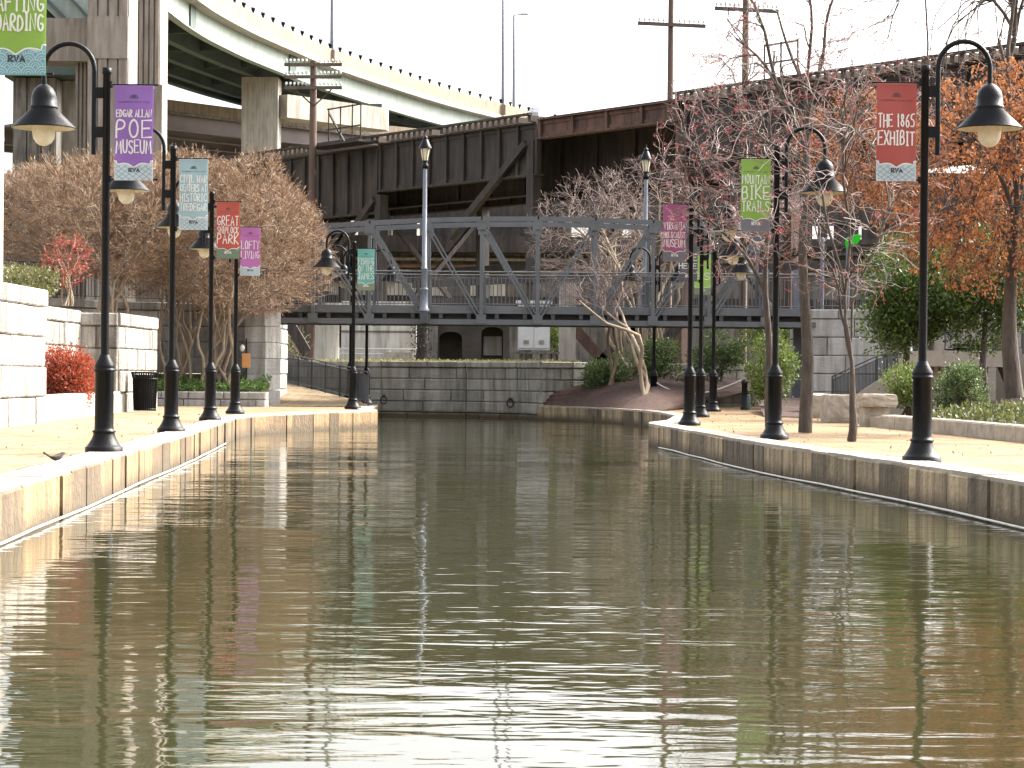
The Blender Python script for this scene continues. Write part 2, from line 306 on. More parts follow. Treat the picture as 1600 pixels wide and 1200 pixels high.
def quay(name, edge, m, seed, lens, label, side):
    rng = random.Random(seed); mb = MB()
    for (x0, y0), (x1, y1) in zip(edge[:-1], edge[1:]):
        a = Vector((x0, y0, 0)); b = Vector((x1, y1, 0)); L = (b - a).length; t = (b - a) / L; nrm = Vector((-t.y, t.x, 0)) * side   # inland
        p = 0.0
        while p < L - 1e-3:
            q = min(L, p + rng.uniform(*lens))
            if L - q < 0.25: q = L
            j = rng.uniform(-0.02, 0.02); jt = rng.uniform(-0.014, 0.006); g = 0.007
            c0 = a + t * (p + g) - nrm * j; c1 = a + t * (q - g) - nrm * j; d = nrm * 0.55
            z0, z1 = -0.7, WALK + jt; e = 0.022
            quadb = [c0, c1, c1 + d, c0 + d] if side > 0 else [c1, c0, c0 + d, c1 + d]
            i_ = nrm * e; s0, s1 = t * e, -t * e
            tops = [c0 + i_ + s0, c1 + i_ + s1, c1 + d, c0 + d] if side > 0 else [c1 + i_ + s1, c0 + i_ + s0, c0 + d, c1 + d]
            mid = [v + Vector((0, 0, z1 - e)) for v in quadb]
            mb.hexa([v + Vector((0, 0, z0)) for v in quadb], mid) if False else None
            base = [v + Vector((0, 0, z0)) for v in quadb]; tp = [v + Vector((0, 0, z1)) for v in tops]
            mb.add(base + mid + tp, [(0, 1, 5, 4), (1, 2, 6, 5), (2, 3, 7, 6), (3, 0, 4, 7), (4, 5, 9, 8), (5, 6, 10, 9), (6, 7, 11, 10), (7, 4, 8, 11), (8, 9, 10, 11)])
            p = q
        k = nrm * 0.04; k2 = nrm * 0.5
        qb = [a + k, b + k, b + k2, a + k2] if side > 0 else [b + k, a + k, a + k2, b + k2]
    o = tag(mb.build(name, m, origin=(0, 0, 0)), label, 'quay wall')
    cp = MB()
    for (x0, y0), (x1, y1) in zip(edge[:-1], edge[1:]):
        a = Vector((x0, y0, WALK + .004)); b = Vector((x1, y1, WALK + .004)); L = (b - a).length; t = (b - a) / L; nrm = Vector((-t.y, t.x, 0)) * side; p = 0.0
        while p < L - 1e-3:
            q = min(L, p + rng.uniform(.8, 1.5)); q = L if L - q < .4 else q
            c0, c1 = a + t * (p + .004) + nrm * .012, a + t * (q - .004) + nrm * .012; w_ = nrm * rng.uniform(.40, .46); up = Vector((0, 0, rng.uniform(.012, .022)))
            qb = [c0, c1, c1 + w_, c0 + w_] if side < 0 else [c1, c0, c0 + w_, c1 + w_]
            qb = qb[::-1]; cp.hexa([v - Vector((0, 0, .03)) for v in qb], [v + up for v in qb]); p = q
    cp.build('coping', M_cope, o); return o
quay('quay_wall', QL[:-1], M_quay, 3, (0.45, 1.1), 'sunlit tan stone quay wall along the left bank of the canal', 1)
quay('quay_wall', QR, M_quay_r, 4, (0.45, 1.2), 'shaded weathered stone quay wall along the right bank of the canal', -1)
def cable(edge, off, label, y0, y1):
    pts = []
    for (xa, ya), (xb, yb) in zip(edge[:-1], edge[1:]):
        n = max(1, int(abs(yb - ya) / 1.5))
        for i in range(n):
            t = i / n; y = ya + (yb - ya) * t
            if y0 <= y <= y1: pts.append((xa + (xb - xa) * t + off + random.uniform(-.012, .012), y, 0.02 + random.uniform(-.006, .010)))
    mb = MB(); mb.tube(pts, 0.013, 5); return tag(mb.build('cable', M_rope), label, 'cable')
cable(QL, 0.06, 'thin pale cable lying on the waterline under the left quay wall', 6, 44)
cable(QR, -0.06, 'thin pale cable lying on the waterline under the right quay wall', 8, 45)

def masonry(mb, a, b, z0, z1, depth, side, ch, lens, rng, cap=0.0, capover=0.03, jit=0.025, joint=0.016, bev=0.028):
    a = Vector((a[0], a[1], 0)); b = Vector((b[0], b[1], 0)); L = (b - a).length; t = (b - a) / L; nrm = Vector((-t.y, t.x, 0)) * side
    nc = max(1, round((z1 - cap - z0) / ch)); h = (z1 - cap - z0) / nc
    rows = [(z0 + i * h, z0 + (i + 1) * h, False) for i in range(nc)]
    if cap: rows.append((z1 - cap, z1, True))
    for k, (za, zb, iscap) in enumerate(rows):
        p = 0.0; first = True
        while p < L - 1e-3:
            q = min(L, p + rng.uniform(*lens) * (0.55 if first and k % 2 else 1.0)); first = False
            if L - q < lens[0] * 0.4: q = L
            j = (capover if iscap else rng.uniform(-jit, jit)); g = joint / 2
            c0 = a + t * (p + g) - nrm * j; c1 = a + t * (q - g) - nrm * j; d = nrm * (depth + j)
            qb = [c0, c1, c0 + (c1 - c0) + d, c0 + d]
            if side < 0: qb = [c1, c0, c0 + d, c1 + d]
            up = Vector((0, 0, 1)); e = bev
            f0, f1 = (0, 1)
            vin = nrm * e
            # front face inset so each stone has a rounded arris
            lo, hi = za + joint / 2, zb - joint / 2
            B = [v + up * lo for v in qb]; T = [v + up * hi for v in qb]
            tx = (qb[1] - qb[0]).normalized() * e
            F_ = [qb[0] - vin + tx + up * (lo + e), qb[1] - vin - tx + up * (lo + e), qb[1] - vin - tx + up * (hi - e), qb[0] - vin + tx + up * (hi - e)]
            mb.add(B + T + F_, [(3, 2, 1, 0), (4, 5, 6, 7), (1, 2, 6, 5), (2, 3, 7, 6), (3, 0, 4, 7), (0, 1, 9, 8), (1, 5, 10, 9), (5, 4, 11, 10), (4, 0, 8, 11), (8, 9, 10, 11)])
            p = q
def stone_wall(name, pts, z0, z1, depth, side, ch, lens, m, label, cap=0.0, seed=1, cat='stone wall', jit=0.025):
    rng = random.Random(seed); mb = MB(); core = MB()
    for p, q in zip(pts[:-1], pts[1:]): masonry(mb, p, q, z0, z1, depth, side, ch, lens, rng, cap, jit=jit)
    return tag(mb.build(name, m), label, cat)
# end wall of the basin
stone_wall('basin_wall', ENDW, -0.6, 1.83, 0.6, 1, 0.40, (0.8, 1.9), M_basinwall, 'grey stone block wall closing the far end of the canal', cap=0.22, seed=5, jit=0.015)
for px, py in ((599, 625), (797, 630)):
    p = P(px, py, 72.2 if px > 700 else 73.5); mb = MB(); rr = 0.13
    y = 72.12 if px > 700 else 73.72
    mb.tube([(p.x + 0.10 * math.cos(a), y - 0.06, p.z + rr * math.sin(a)) for a in np.linspace(0, 2 * math.pi, 17)], 0.022, 6, cap=False)
    mb.box((p.x, y + 0.02, p.z + rr), (0.10, 0.14, 0.10))
    tag(mb.build('mooring_ring', M_rust), 'dark iron mooring ring on the end wall ' + ('near the middle of the wall' if px > 700 else 'beside the corner lamp of the left quay'), 'mooring ring', 'mooring rings on the basin wall')

# ground behind and beside
mb = MB()
back = ENDW + [(12, 75.5), (40, 75.5)]
for (x0, y0), (x1, y1) in zip(back[:-1], back[1:]): mb.quad((x0, y0 + 0.3, 1.70), (x1, y1 + 0.3, 1.70), (x1, 100, 1.70), (x0, 100, 1.70))
mb.quad((-2500, 100, 1.70), (2500, 100, 1.70), (2500, 5000, 1.70), (-2500, 5000, 1.70))
mb.quad((-2500, 86, 1.70), (-15, 86, 1.70), (-15, 100, 1.70), (-2500, 100, 1.70)); mb.quad((40, 75.5, 1.70), (2500, 75.5, 1.70), (2500, 100, 1.70), (40, 100, 1.70))
struct(mb.build('ground', M_earth, origin=(0, 0, 0)))
mb = MB(); mb.quad((-2500, -60, 2.55), (-11.2, -60, 2.55), (-11.2, 62, 2.55), (-2500, 62, 2.55)); mb.quad((-2500, 62, 2.55), (-14.6, 62, 2.55), (-14.6, 86, 2.55), (-2500, 86, 2.55))
struct(mb.build('ground', M_earth, origin=(0, 0, 0)))
mb = MB(); mb.quad((30, -60, 0.41), (2500, -60, 0.41), (2500, 76, 0.41), (30, 76, 0.41)); mb.quad((30, 76, .41), (30, 76, 1.7), (2500, 76, 1.7), (2500, 76, .41)); struct(mb.build('ground', M_earth, origin=(0, 0, 0)))

# ------------------------------------------------------------------ street lamps
def make_lamp(double=False, name='street_lamp'):
    r = empty(name, (0, 0, 0), 'black street lamp', 'street lamp')
    b = MB(); b.lathe((0, 0, 0), [(.225, 0), (.225, .065), (.205, .075), (.175, .12), (.145, .17), (.128, .22), (.126, .235), (.14, .245), (.14, .262), (.118, .272), (.113, .30), (.111, .96), (.126, .972), (.126, 1.0), (.115, 1.005), (.122, 1.02), (.118, 1.05), (.07, 1.14), (.058, 1.17)], 24)
    b.build('base', M_black, r, local=True)
    p = MB(); p.lathe((0, 0, 0), [(.05, 1.17), (.046, 4.52), (.055, 4.53), (.057, 4.6), (.03, 4.605)], 14); p.build('pole', M_black, r, local=True)
    for s in ((-1, 1) if double else (-1,)):
        a = MB(); ax = 0.15 * s; hx = 0.75 * s; rad = 0.30
        pts = [(ax, 0, 3.56), (ax, 0, 4.3), (ax, 0, 4.56)] + [(ax + s * (rad - rad * math.cos(t)), 0, 4.58 + rad * 1.02 * math.sin(t)) for t in np.linspace(0.12, math.pi - 0.12, 15)] + [(hx, 0, 4.55), (hx, 0, 4.37)]
        a.tube(pts, 0.03, 10)
        am = a.build('arm', M_black, r, local=True)
        for z in (4.30, 3.83):
            k = MB(); k.box((ax * 0.5, 0, z), (0.15, 0.05, 0.13)); k.build('bracket', M_black, am, local=True)
        h = MB(); h.lathe((hx, 0, 4.4), [(.035, 0.0), (.07, -.02), (.105, -.05), (.135, -.10), (.15, -.16), (.153, -.255), (.165, -.262), (.168, -.29), (.16, -.30), (.378, -.515), (.382, -.53), (.372, -.53)], 28, cap=False)
        sh = h.build('lamp_shade', M_black, r, local=True)
        i = MB(); i.lathe((hx, 0, 4.4), [(.370, -.528), (.155, -.31), (.02, -.30)], 28, cap=False); i.build('shade_lining', M_shadein, sh, local=True)
        g = MB(); g.lathe((hx, 0, 4.4), [(.12, -.40), (.137, -.50), (.137, -.58), (.125, -.65), (.095, -.70), (.05, -.73), (.008, -.74)], 18); g.build('globe', M_globe, r, local=True)
    return r
def rods(r, s):
    for z in (4.40, 3.27):
        m_ = MB(); m_.tube([(0.03 * s, 0, z), (0.62 * s, 0, z)], 0.011, 6); m_.lathe((0.045 * s, 0, z - .04), [(.03, 0), (.03, .08)], 8); m_.build('banner_rod', M_black, r, local=True)
lamp0 = make_lamp(); rods(lamp0, 1); lampD = make_lamp(True)
LL = [(-47, None, 17.35), (162, 708, 26.8), (267, 676, 36.0), (328, 658, 45.0), (367, 648, 52.8), (551, 640, 61.5), (547, 620, 72.0)]
LLAB = ['black street lamp nearest on the left, holding the green RAFTING banner', 'black street lamp holding the purple EDGAR ALLAN POE MUSEUM banner', 'black street lamp holding the pale blue CIVIL WAR CENTERS banner', 'black street lamp holding the red GREAT SHIPLOCK PARK banner',
        'black street lamp holding the pink LOFTY LIVING banner', 'black street lamp holding the teal FISHING ON THE JAMES banner', 'black street lamp behind the teal banner lamp, without a readable banner']
LR = [(1440, 728, 26.0), (1210, 690, 35.2), (1077, 667, 44.6), (1094, 652, 53.9), (1114, 645, 62.5)]
RLAB = ['black street lamp holding the red THE 1865 EXHIBIT banner', 'black street lamp holding the green MOUNTAIN BIKE TRAILS banner', 'black street lamp holding the rose VIRGINIA HOLOCAUST MUSEUM banner', 'black street lamp holding the charcoal DINE banner', 'black street lamp holding the lime green banner']
lamps = []
def place(o, px, Y, label, rz=0.0, sc_=1.0):
    o.location = (X(px, Y), Y, WALK); o.rotation_euler = (0, 0, rz); o.scale = (sc_,) * 3; tag(o, label, 'street lamp', 'black street lamps along the canal walk'); return o
for i, (px, py, Y) in enumerate(LL):
    o = lamp0 if i == 0 else copy_tree(lamp0); place(o, px, Y, LLAB[i], 0.0); lamps.append(o)
    if i == 6: o.location.z = 0.60
for i, (px, py, Y) in enumerate(LR): lamps.append(place(copy_tree(lamp0), px, Y, RLAB[i], math.pi))
place(lampD, 572, 70.5, 'twin headed black street lamp at the far corner of the left quay'); place(copy_tree(lampD), 1021, 68.5, 'twin headed black street lamp at the far bend of the right quay')

# ------------------------------------------------------------------ banners with hand-drawn lettering
GL = {
 'A': [[(0, 0), (.48, 1), (1, 0)], [(.18, .36), (.84, .38)]], 'B': [[(0, 0), (0, 1), (.7, .98), (.86, .78), (.68, .55), (0, .5)], [(.68, .55), (1, .32), (.8, .04), (0, 0)]],
 'C': [[(1, .84), (.7, 1), (.25, .9), (0, .52), (.2, .1), (.62, 0), (1, .16)]], 'D': [[(0, 0), (.02, 1), (.55, .95), (1, .6), (.92, .25), (.5, .03), (0, 0)]],
 'E': [[(1, 1), (0, .98), (0, 0), (1, .03)], [(0, .52), (.8, .54)]], 'F': [[(1, 1), (0, .98), (0, 0)], [(0, .54), (.8, .56)]],
 'G': [[(.95, .86), (.6, 1), (.2, .88), (0, .5), (.18, .1), (.6, 0), (.98, .14), (1, .45), (.58, .44)]], 'H': [[(0, 0), (.02, 1)], [(1, 0), (.97, 1)], [(0, .5), (1, .54)]],
 'I': [[(.5, 0), (.5, 1)], [(.15, 1), (.85, 1)], [(.15, 0), (.85, 0)]], 'J': [[(.25, 1), (1, 1)], [(.7, 1), (.7, .25), (.45, 0), (.1, .06), (0, .22)]],
 'K': [[(0, 0), (0, 1)], [(.95, 1), (.02, .45), (1, 0)]], 'L': [[(.02, 1), (0, 0), (1, .03)]], 'M': [[(0, 0), (.12, 1), (.5, .3), (.88, 1), (1, 0)]], 'N': [[(0, 0), (.03, 1), (.95, .02), (1, 1)]],
 'O': [[(.5, 1), (.14, .85), (0, .48), (.16, .12), (.5, 0), (.86, .14), (1, .52), (.84, .88), (.5, 1)]], 'P': [[(0, 0), (.02, 1), (.7, .98), (1, .76), (.72, .5), (.04, .46)]],
 'R': [[(0, 0), (.02, 1), (.7, .98), (.98, .76), (.7, .52), (.04, .48), (1, 0)]], 'S': [[(.95, .86), (.6, 1), (.15, .92), (.02, .72), (.3, .55), (.8, .42), (1, .22), (.75, .02), (.3, 0), (0, .14)]],
 'T': [[(0, .98), (1, 1)], [(.5, 1), (.48, 0)]], 'U': [[(0, 1), (.03, .25), (.3, 0), (.7, 0), (.97, .25), (1, 1)]], 'V': [[(0, 1), (.48, 0), (1, 1)]], 'W': [[(0, 1), (.22, 0), (.5, .7), (.78, 0), (1, 1)]],
 'X': [[(0, 0), (1, 1)], [(0, 1), (1, 0)]], 'Y': [[(0, 1), (.5, .48), (1, 1)], [(.5, .48), (.46, 0)]],
 '1': [[(.25, .8), (.55, 1), (.55, 0)]], '8': [[(.5, .54), (.12, .75), (.5, 1), (.88, .77), (.5, .54), (0, .26), (.5, 0), (1, .26), (.5, .54)]], '6': [[(.85, .95), (.4, .8), (.05, .35), (.3, 0), (.8, .05), (.98, .32), (.6, .55), (.1, .38)]],
 '5': [[(.95, 1), (.15, .98), (.1, .56), (.6, .6), (1, .34), (.75, .03), (.05, .06)]]}
def smooth_line(pl):
    if len(pl) < 4: return pl
    for _ in range(2):
        q = [pl[0]]
        for a, b in zip(pl[:-1], pl[1:]): q += [(a[0] * .75 + b[0] * .25, a[1] * .75 + b[1] * .25), (a[0] * .25 + b[0] * .75, a[1] * .25 + b[1] * .75)]
        pl = q + [pl[-1]]
    return pl
def ribbon(mb, pl, wd, fy, dy):
    pl = [Vector((p[0], p[1])) for p in pl]; k = len(pl); vs = []
    for i, p in enumerate(pl):
        t = pl[min(i + 1, k - 1)] - pl[max(i - 1, 0)]
        t = t.normalized() if t.length > 1e-9 else Vector((1, 0)); nn = Vector((-t.y, t.x)) * wd / 2
        e = (-t if i == 0 else t if i == k - 1 else Vector((0, 0))) * wd * 0.35
        for q in (p + nn + e, p - nn + e): vs.append((q.x, fy(q.x, q.y) - dy, q.y))
    mb.add(vs, [(2 * i, 2 * i + 1, 2 * i + 3, 2 * i + 2) for i in range(k - 1)])
def text_line(mb, txt, x0, x1, zb, h, wd, fy, dy, rng, round_=True):
    wts = [0.55 if c in 'I1' else 0.5 if c == ' ' else 1.25 if c in 'MW' else 1.0 for c in txt]; gap = 0.44
    tot = sum(wts) + gap * (len(txt) - 1); u = (x1 - x0) / tot; x = x0
    for c, wt in zip(txt, wts):
        cw = wt * u; jz = rng.uniform(-.04, .04) * h; jh = h * rng.uniform(.93, 1.05)
        for pl in GL.get(c, []):
            if c in 'OCGSDUJ8656BPR' and round_: pl = smooth_line(pl)
            ribbon(mb, [(x + p[0] * cw, zb + jz + p[1] * jh) for p in pl], wd, fy, dy)
        x += cw + gap * u
BW, BH = 0.463, 1.13
def banner(lamp, side, lines, cloth, panel, line_m, label, style='diamond', seed=0, logo_m=None, lettering=M_text):
    """cloth hung between the two rods; lines = [(text, z_bottom, height, stroke)], metres below the top edge"""
    rng = random.Random(seed); L = lamp.location
    x0 = L.x + (0.10 if side > 0 else -0.10 - BW); zt = L.z + 4.385
    o = empty('banner', (x0 + BW / 2, L.y, zt - BH), label, 'banner', 'banners on the canal lamps'); ph = rng.uniform(0, 6)
    base = L.y
    def fy(x, z): return base - 0.018 - 0.015 * math.sin((x - x0) * 9 + (z - zt) * 2.5 + ph) * min(1, (zt - z) / 0.2) * min(1, max(0, (z - zt + BH)) / 0.2)
    def sheet(zlo, zhi, dy, nxx=12, nzz=20, skip=None, thick=True):
        mb = MB(); vs = []; 
        for s in (0, 1) if thick else (0,):
            for i in range(nzz + 1):
                for j in range(nxx + 1):
                    x = x0 + BW * j / nxx; lo = zlo(x) if callable(zlo) else zlo; hi = zhi(x) if callable(zhi) else zhi
                    z = lo + (hi - lo) * i / nzz; vs.append((x, fy(x, z) - dy + s * 0.006, z))
        k = (nzz + 1) * (nxx + 1); fs = []
        for i in range(nzz):
            for j in range(nxx):
                a = i * (nxx + 1) + j; fs.append((a, a + 1, a + nxx + 2, a + nxx + 1))
                if thick: fs.append((k + a, k + a + nxx + 1, k + a + nxx + 2, k + a + 1))
        mb.add(vs, fs, True); return mb
    def scal(x):
        u = (x - x0) / BW; s = 0.0
        if u < .07 or u > .93: s = 0.0
        else: s = -0.045 - 0.035 * abs(math.sin((u - .07) / .86 * 2 * math.pi)) ** 0.7 * -1 * 0.5 - 0.03 * math.exp(-((u - .5) / .12) ** 2)
        return zt - BH + 0.235 + s
    cl = sheet(zt - BH, zt, 0.0).build('cloth', cloth, o)
    mb = MB(); mb.tube([(x0, base, zt - 0.01), (x0 + BW, base, zt - 0.01)], 0.02, 8); mb.build('hem', cloth, o)
    pn = sheet(zt - BH + 0.002, scal, 0.003, 28, 6, thick=False).build('wave_panel', panel, o)
    mb = MB()
    ribbon(mb, [(x0 + BW * i / 40, scal(x0 + BW * i / 40)) for i in range(41)], 0.012, fy, 0.0045); mb.build('scalloped_border', M_text, pn)
    mb = MB(); zb = zt - BH + 0.01
    if style == 'diamond':
        st = 0.082
        for d in (1, -1):
            for i in range(-3, 9):
                pl = []
                for t in np.linspace(0, 1, 15):
                    z = zb + t * 0.24; x = x0 + i * st + d * t * 0.24 * 1.35 + 0.008 * math.sin(t * 9) + (0 if d > 0 else 0.02)
                    if x0 + .006 <= x <= x0 + BW - .006 and z < scal(x) - 0.012: pl.append((x, z))
                if len(pl) > 1: ribbon(mb, pl, 0.007, fy, 0.0045)
    else:
        rr = 0.058
        for row in range(5):
            for i in range(-1, 10):
                cx = x0 + i * rr * 1.9 + (rr * .95 if row % 2 else 0); cz = zb + row * 0.05
                for q in (1, .66, .34):
                    pl = []
                    for t in np.linspace(0.15, math.pi - .15, 13):
                        x = cx + rr * q * math.cos(t); z = cz + rr * q * math.sin(t)
                        if x0 + .006 <= x <= x0 + BW - .006 and z < scal(x) - 0.012: pl.append((x, z))
                    if len(pl) > 2: ribbon(mb, pl, 0.006, fy, 0.0045)
    if mb.v: mb.build('wave_lines', line_m, pn)
    mb = MB(); text_line(mb, 'RVA', x0 + .175, x0 + .30, zt - BH + .105, .045, .016, fy, 0.006, rng, False); mb.build('small_logo', logo_m or M_dark, o)
    mb = MB()
    for q, hh in ((-.022, .024), (0, .034), (.022, .026)):
        ribbon(mb, [(x0 + BW / 2 + q + .02 * math.cos(t), zt - .14 + hh * math.sin(t)) for t in np.linspace(0, math.pi, 9)], 0.008, fy, 0.004)
    ribbon(mb, [(x0 + BW / 2 - .05, zt - .145), (x0 + BW / 2 + .05, zt - .145)], .006, fy, .004)
    text_line(mb, 'RIVERFRONT CANAL WALK', x0 + .045, x0 + BW - .045, zt - .198, .013, .0035, fy, 0.004, rng, False)
    mb.build('emblem', M_dark, o)
    mb = MB()
    for txt, zo, h, wd in lines: text_line(mb, txt, x0 + .02, x0 + BW - .022, zt - zo, h, wd, fy, 0.006, rng)
    mb.build('lettering', lettering, o)
    return o
banner(lamps[0], 1, [('RAFTING', .635, .12, .016), ('BOARDING', .785, .13, .016)], M_green, M_bluep, M_bline, 'bright green banner lettered RAFTING BOARDING above blue waves', 'scale', 1)
banner(lamps[1], 1, [('EDGAR ALLAN', .37, .085, .013), ('POE', .62, .215, .022), ('MUSEUM', .80, .15, .018)], M_purple, M_pale, M_wline, 'purple banner lettered EDGAR ALLAN POE MUSEUM', 'diamond', 2)
banner(lamps[2], 1, [('CIVIL WAR', .37, .115, .014), ('CENTERS AT', .51, .11, .014), ('HISTORIC', .67, .125, .014), ('TREDEGAR', .82, .115, .014)], M_ltblue, M_pale, M_wline, 'pale blue banner lettered CIVIL WAR CENTERS AT HISTORIC TREDEGAR', 'diamond', 3)
banner(lamps[3], 1, [('GREAT', .46, .19, .018), ('SHIPLOCK', .62, .135, .014), ('PARK', .83, .19, .02)], M_red, M_gpan, M_gline, 'brick red banner lettered GREAT SHIPLOCK PARK', 'scale', 4, M_text)
banner(lamps[4], 1, [('LOFTY', .50, .19, .018), ('LIVING', .72, .17, .018)], M_pink, M_pale, M_wline, 'orchid pink banner lettered LOFTY LIVING', 'diamond', 5)
banner(lamps[5], 1, [('FISHING', .41, .17, .016), ('ON THE', .61, .17, .016), ('JAMES', .82, .17, .016)], M_teal, M_opan, M_gline, 'teal banner lettered FISHING ON THE JAMES', 'scale', 6, M_text)
banner(lamps[7], -1, [('THE 1865', .50, .15, .016), ('EXHIBIT', .71, .16, .018)], M_crim, M_pale, M_wline, 'coral red banner lettered THE 1865 EXHIBIT', 'diamond', 7)
banner(lamps[8], -1, [('MOUNTAIN', .38, .14, .014), ('BIKE', .62, .21, .022), ('TRAILS', .81, .16, .017)], M_green, M_greyp, M_greyl, 'leaf green banner lettered MOUNTAIN BIKE TRAILS', 'scale', 8, M_text)
banner(lamps[9], -1, [('VIRGINIA', .49, .15, .016), ('HOLOCAUST', .66, .12, .014), ('MUSEUM', .84, .15, .017)], M_rose, M_greyp, M_greyl, 'rose pink banner lettered VIRGINIA HOLOCAUST MUSEUM', 'scale', 9, M_text)
banner(lamps[10], -1, [('DINE', .62, .16, .024), ('HERE', .82, .13, .018)], M_char, M_char, M_greyl, 'charcoal grey banner with white letters half hidden by a pole', 'scale', 10, M_text)
banner(lamps[11], -1, [('ES', .70, .18, .02)], M_lime, M_opan, M_gline, 'lime green banner half hidden between two black poles', 'scale', 11, M_text)

# ------------------------------------------------------------------ left bank: stone walls, planters, bin, bird
stone_wall('stone_wall', [(-8.8, -20), (-8.8, 42.2)], 0.35, 2.92, 0.9, 1, 0.52, (0.9, 2.0), M_granite, 'tall pale granite wall nearest on the left, lit by the sun', cap=0.34, seed=11, jit=0.04)
stone_wall('stone_wall', [(-10.35, 42.2), (-10.35, 53.5)], 0.35, 2.84, 0.7, 1, 0.5, (0.8, 1.7), M_granite, 'pale granite wall set back behind the red shrub', cap=0.32, seed=12, jit=0.03)
mb = MB(); rng = random.Random(13)
masonry(mb, (-10.4, 53.5), (-9.42, 53.5), 0.35, 2.80, 0.5, 1, 0.5, (0.5, 1.1), rng, 0.32, jit=.03); masonry(mb, (-9.42, 53.56), (-9.30, 58.5), 0.35, 2.80, 0.95, 1, 0.5, (0.8, 1.6), rng, 0.32, jit=.03)
tag(mb.build('stone_pier', M_granite), 'square pale granite pier beside the litter bin', 'stone pier')
stone_wall('planter_wall', [(-8.85, 42.3), (-9.36, 53.4)], 0.38, 0.93, 0.3, 1, 0.55, (2.5, 4.0), M_cope, 'low white stone planter wall in front of the red shrub', seed=14, jit=.005)
mb = MB(); mb.quad((-9.1, 42.3, .86), (-9.6, 53.4, .86), (-10.3, 53.4, .86), (-10.3, 42.3, .86)); struct(mb.build('soil', M_mulch, origin=(-9.7, 48, .86)))
stone_wall('planter_wall', [(-11.6, 65.2), (-7.1, 64.7)], 0.38, 0.84, 0.4, 1, 0.23, (0.7, 1.1), M_granite_grey, 'low two course stone planter wall below the crape myrtle trunks', seed=15, jit=.008)
mb = MB(); mb.quad((-11.6, 65.5, .80), (-7.1, 65.0, .80), (-7.3, 68.2, 1.15), (-12.5, 69.5, 1.15)); struct(mb.build('soil', M_mulch, origin=(-9.5, 66, .8)))
UW = [(-15.6, 60.5), (-14.0, 64.0), (-12.2, 67.2), (-10.3, 68.6), (-8.9, 68.4), (-7.38, 66.9)]
stone_wall('stone_wall', UW, 0.4, 3.52, 0.6, 1, 0.52, (0.8, 1.5), M_granite_grey, 'tall curved grey stone wall behind the crape myrtles, carrying a black fence', cap=0.26, seed=16, jit=.012)
stone_wall('stone_wall', [(-7.38, 66.9), (-7.30, 72.5)], 0.4, 3.52, 0.6, 1, 0.52, (0.8, 1.5), M_granite_grey, 'end face of the left bridge abutment beside the ramp', cap=0.26, seed=17, jit=.012)
# ramp behind the abutment
mb = MB(); ra = [(-7.25, 65.9, .43), (-4.05, 65.9, .43), (-4.9, 70.5, .55), (-9.0, 81, 1.25), (-14, 84.5, 1.6), (-14, 80, 1.55), (-9.2, 73, .9), (-7.25, 69, .55)]
mb.add(ra, [(0, 1, 2, 7), (7, 2, 3, 6), (6, 3, 4, 5)]); struct(mb.build('path', M_pave, origin=(0, 0, 0)))

def railing(name, pts, h, m, label, sp=0.12, post=1.6, r=0.022, cat='railing', low=0.10, parent=None, rail2=True, picket_r=0.008):
    """pts: base line of the railing"""
    pts = [Vector(p) for p in pts]
    o = parent or empty(name, pts[0], label, cat)
    up = Vector((0, 0, h)); mb = MB()
    mb.tube([p + up for p in pts], r, 7)
    mb.build('handrail', m, o)
    mb = MB(); mb.tube([p + Vector((0, 0, low)) for p in pts], r * .7, 6)
    if rail2: mb.tube([p + Vector((0, 0, h - .1)) for p in pts], r * .7, 6)
    mb.build('bottom_rail', m, o)
    pk = MB(); carry = 0.0; dist = 0.0; np_ = 0.0
    for a, b in zip(pts[:-1], pts[1:]):
        L = (b - a).length; t = (b - a) / L; s = carry
        while s < L:
            p = a + t * s
            pk.beam(p + Vector((0, 0, low)), p + Vector((0, 0, h - (.1 if rail2 else 0))), picket_r * 2, picket_r * 2); s += sp
        carry = s - L
    pk.build('pickets', m, o)
    for a, b in zip(pts[:-1], pts[1:]):
        L = (b - a).length; n = max(1, round(L / post))
        for i in range(n):
            p = a + (b - a) * (i / n); q = MB(); q.beam(p - Vector((0, 0, .06)), p + up, .045, .045); q.build('post', m, o)
    q = MB(); q.beam(pts[-1] - Vector((0, 0, .06)), pts[-1] + up, .045, .045); q.build('post', m, o)
    return o
railing('fence', [(x, y + .3, 3.53) for x, y in UW], 1.0, M_trussd, 'black picket fence on top of the curved left wall', 0.13)
railing('railing', [(-4.25, 66.2, .43), (-4.95, 70.5, .56), (-9.05, 81, 1.27), (-12.5, 83.4, 1.5)], 1.0, M_trussd, 'black railing running down the ramp behind the left quay', 0.07, picket_r=.007)

# litter bin
t = empty('litter_bin', (X(226, 54.6), 54.6, WALK), 'black slatted litter bin beside the pale stone pier', 'litter bin')
b = MB(); b.lathe((0, 0, 0), [(.24, .06), (.235, .9)], 20); b.build('liner', M_rubber, t, local=True)
b = MB()
for i in range(34):
    a = 2 * math.pi * i / 34; b.tube([(.262 * math.cos(a), .262 * math.sin(a), .02), (.29 * math.cos(a), .29 * math.sin(a), .82), (.335 * math.cos(a), .335 * math.sin(a), .97)], .014, 5)
b.build('slats', M_black, t, local=True)
b = MB()
for z, r_ in ((.06, .268), (.8, .294), (.95, .325)): b.lathe((0, 0, z), [(r_ - .015, -.02), (r_ + .008, -.02), (r_ + .008, .02), (r_ - .015, .02)], 28, cap=False)
b.build('hoop', M_black, t, local=True)
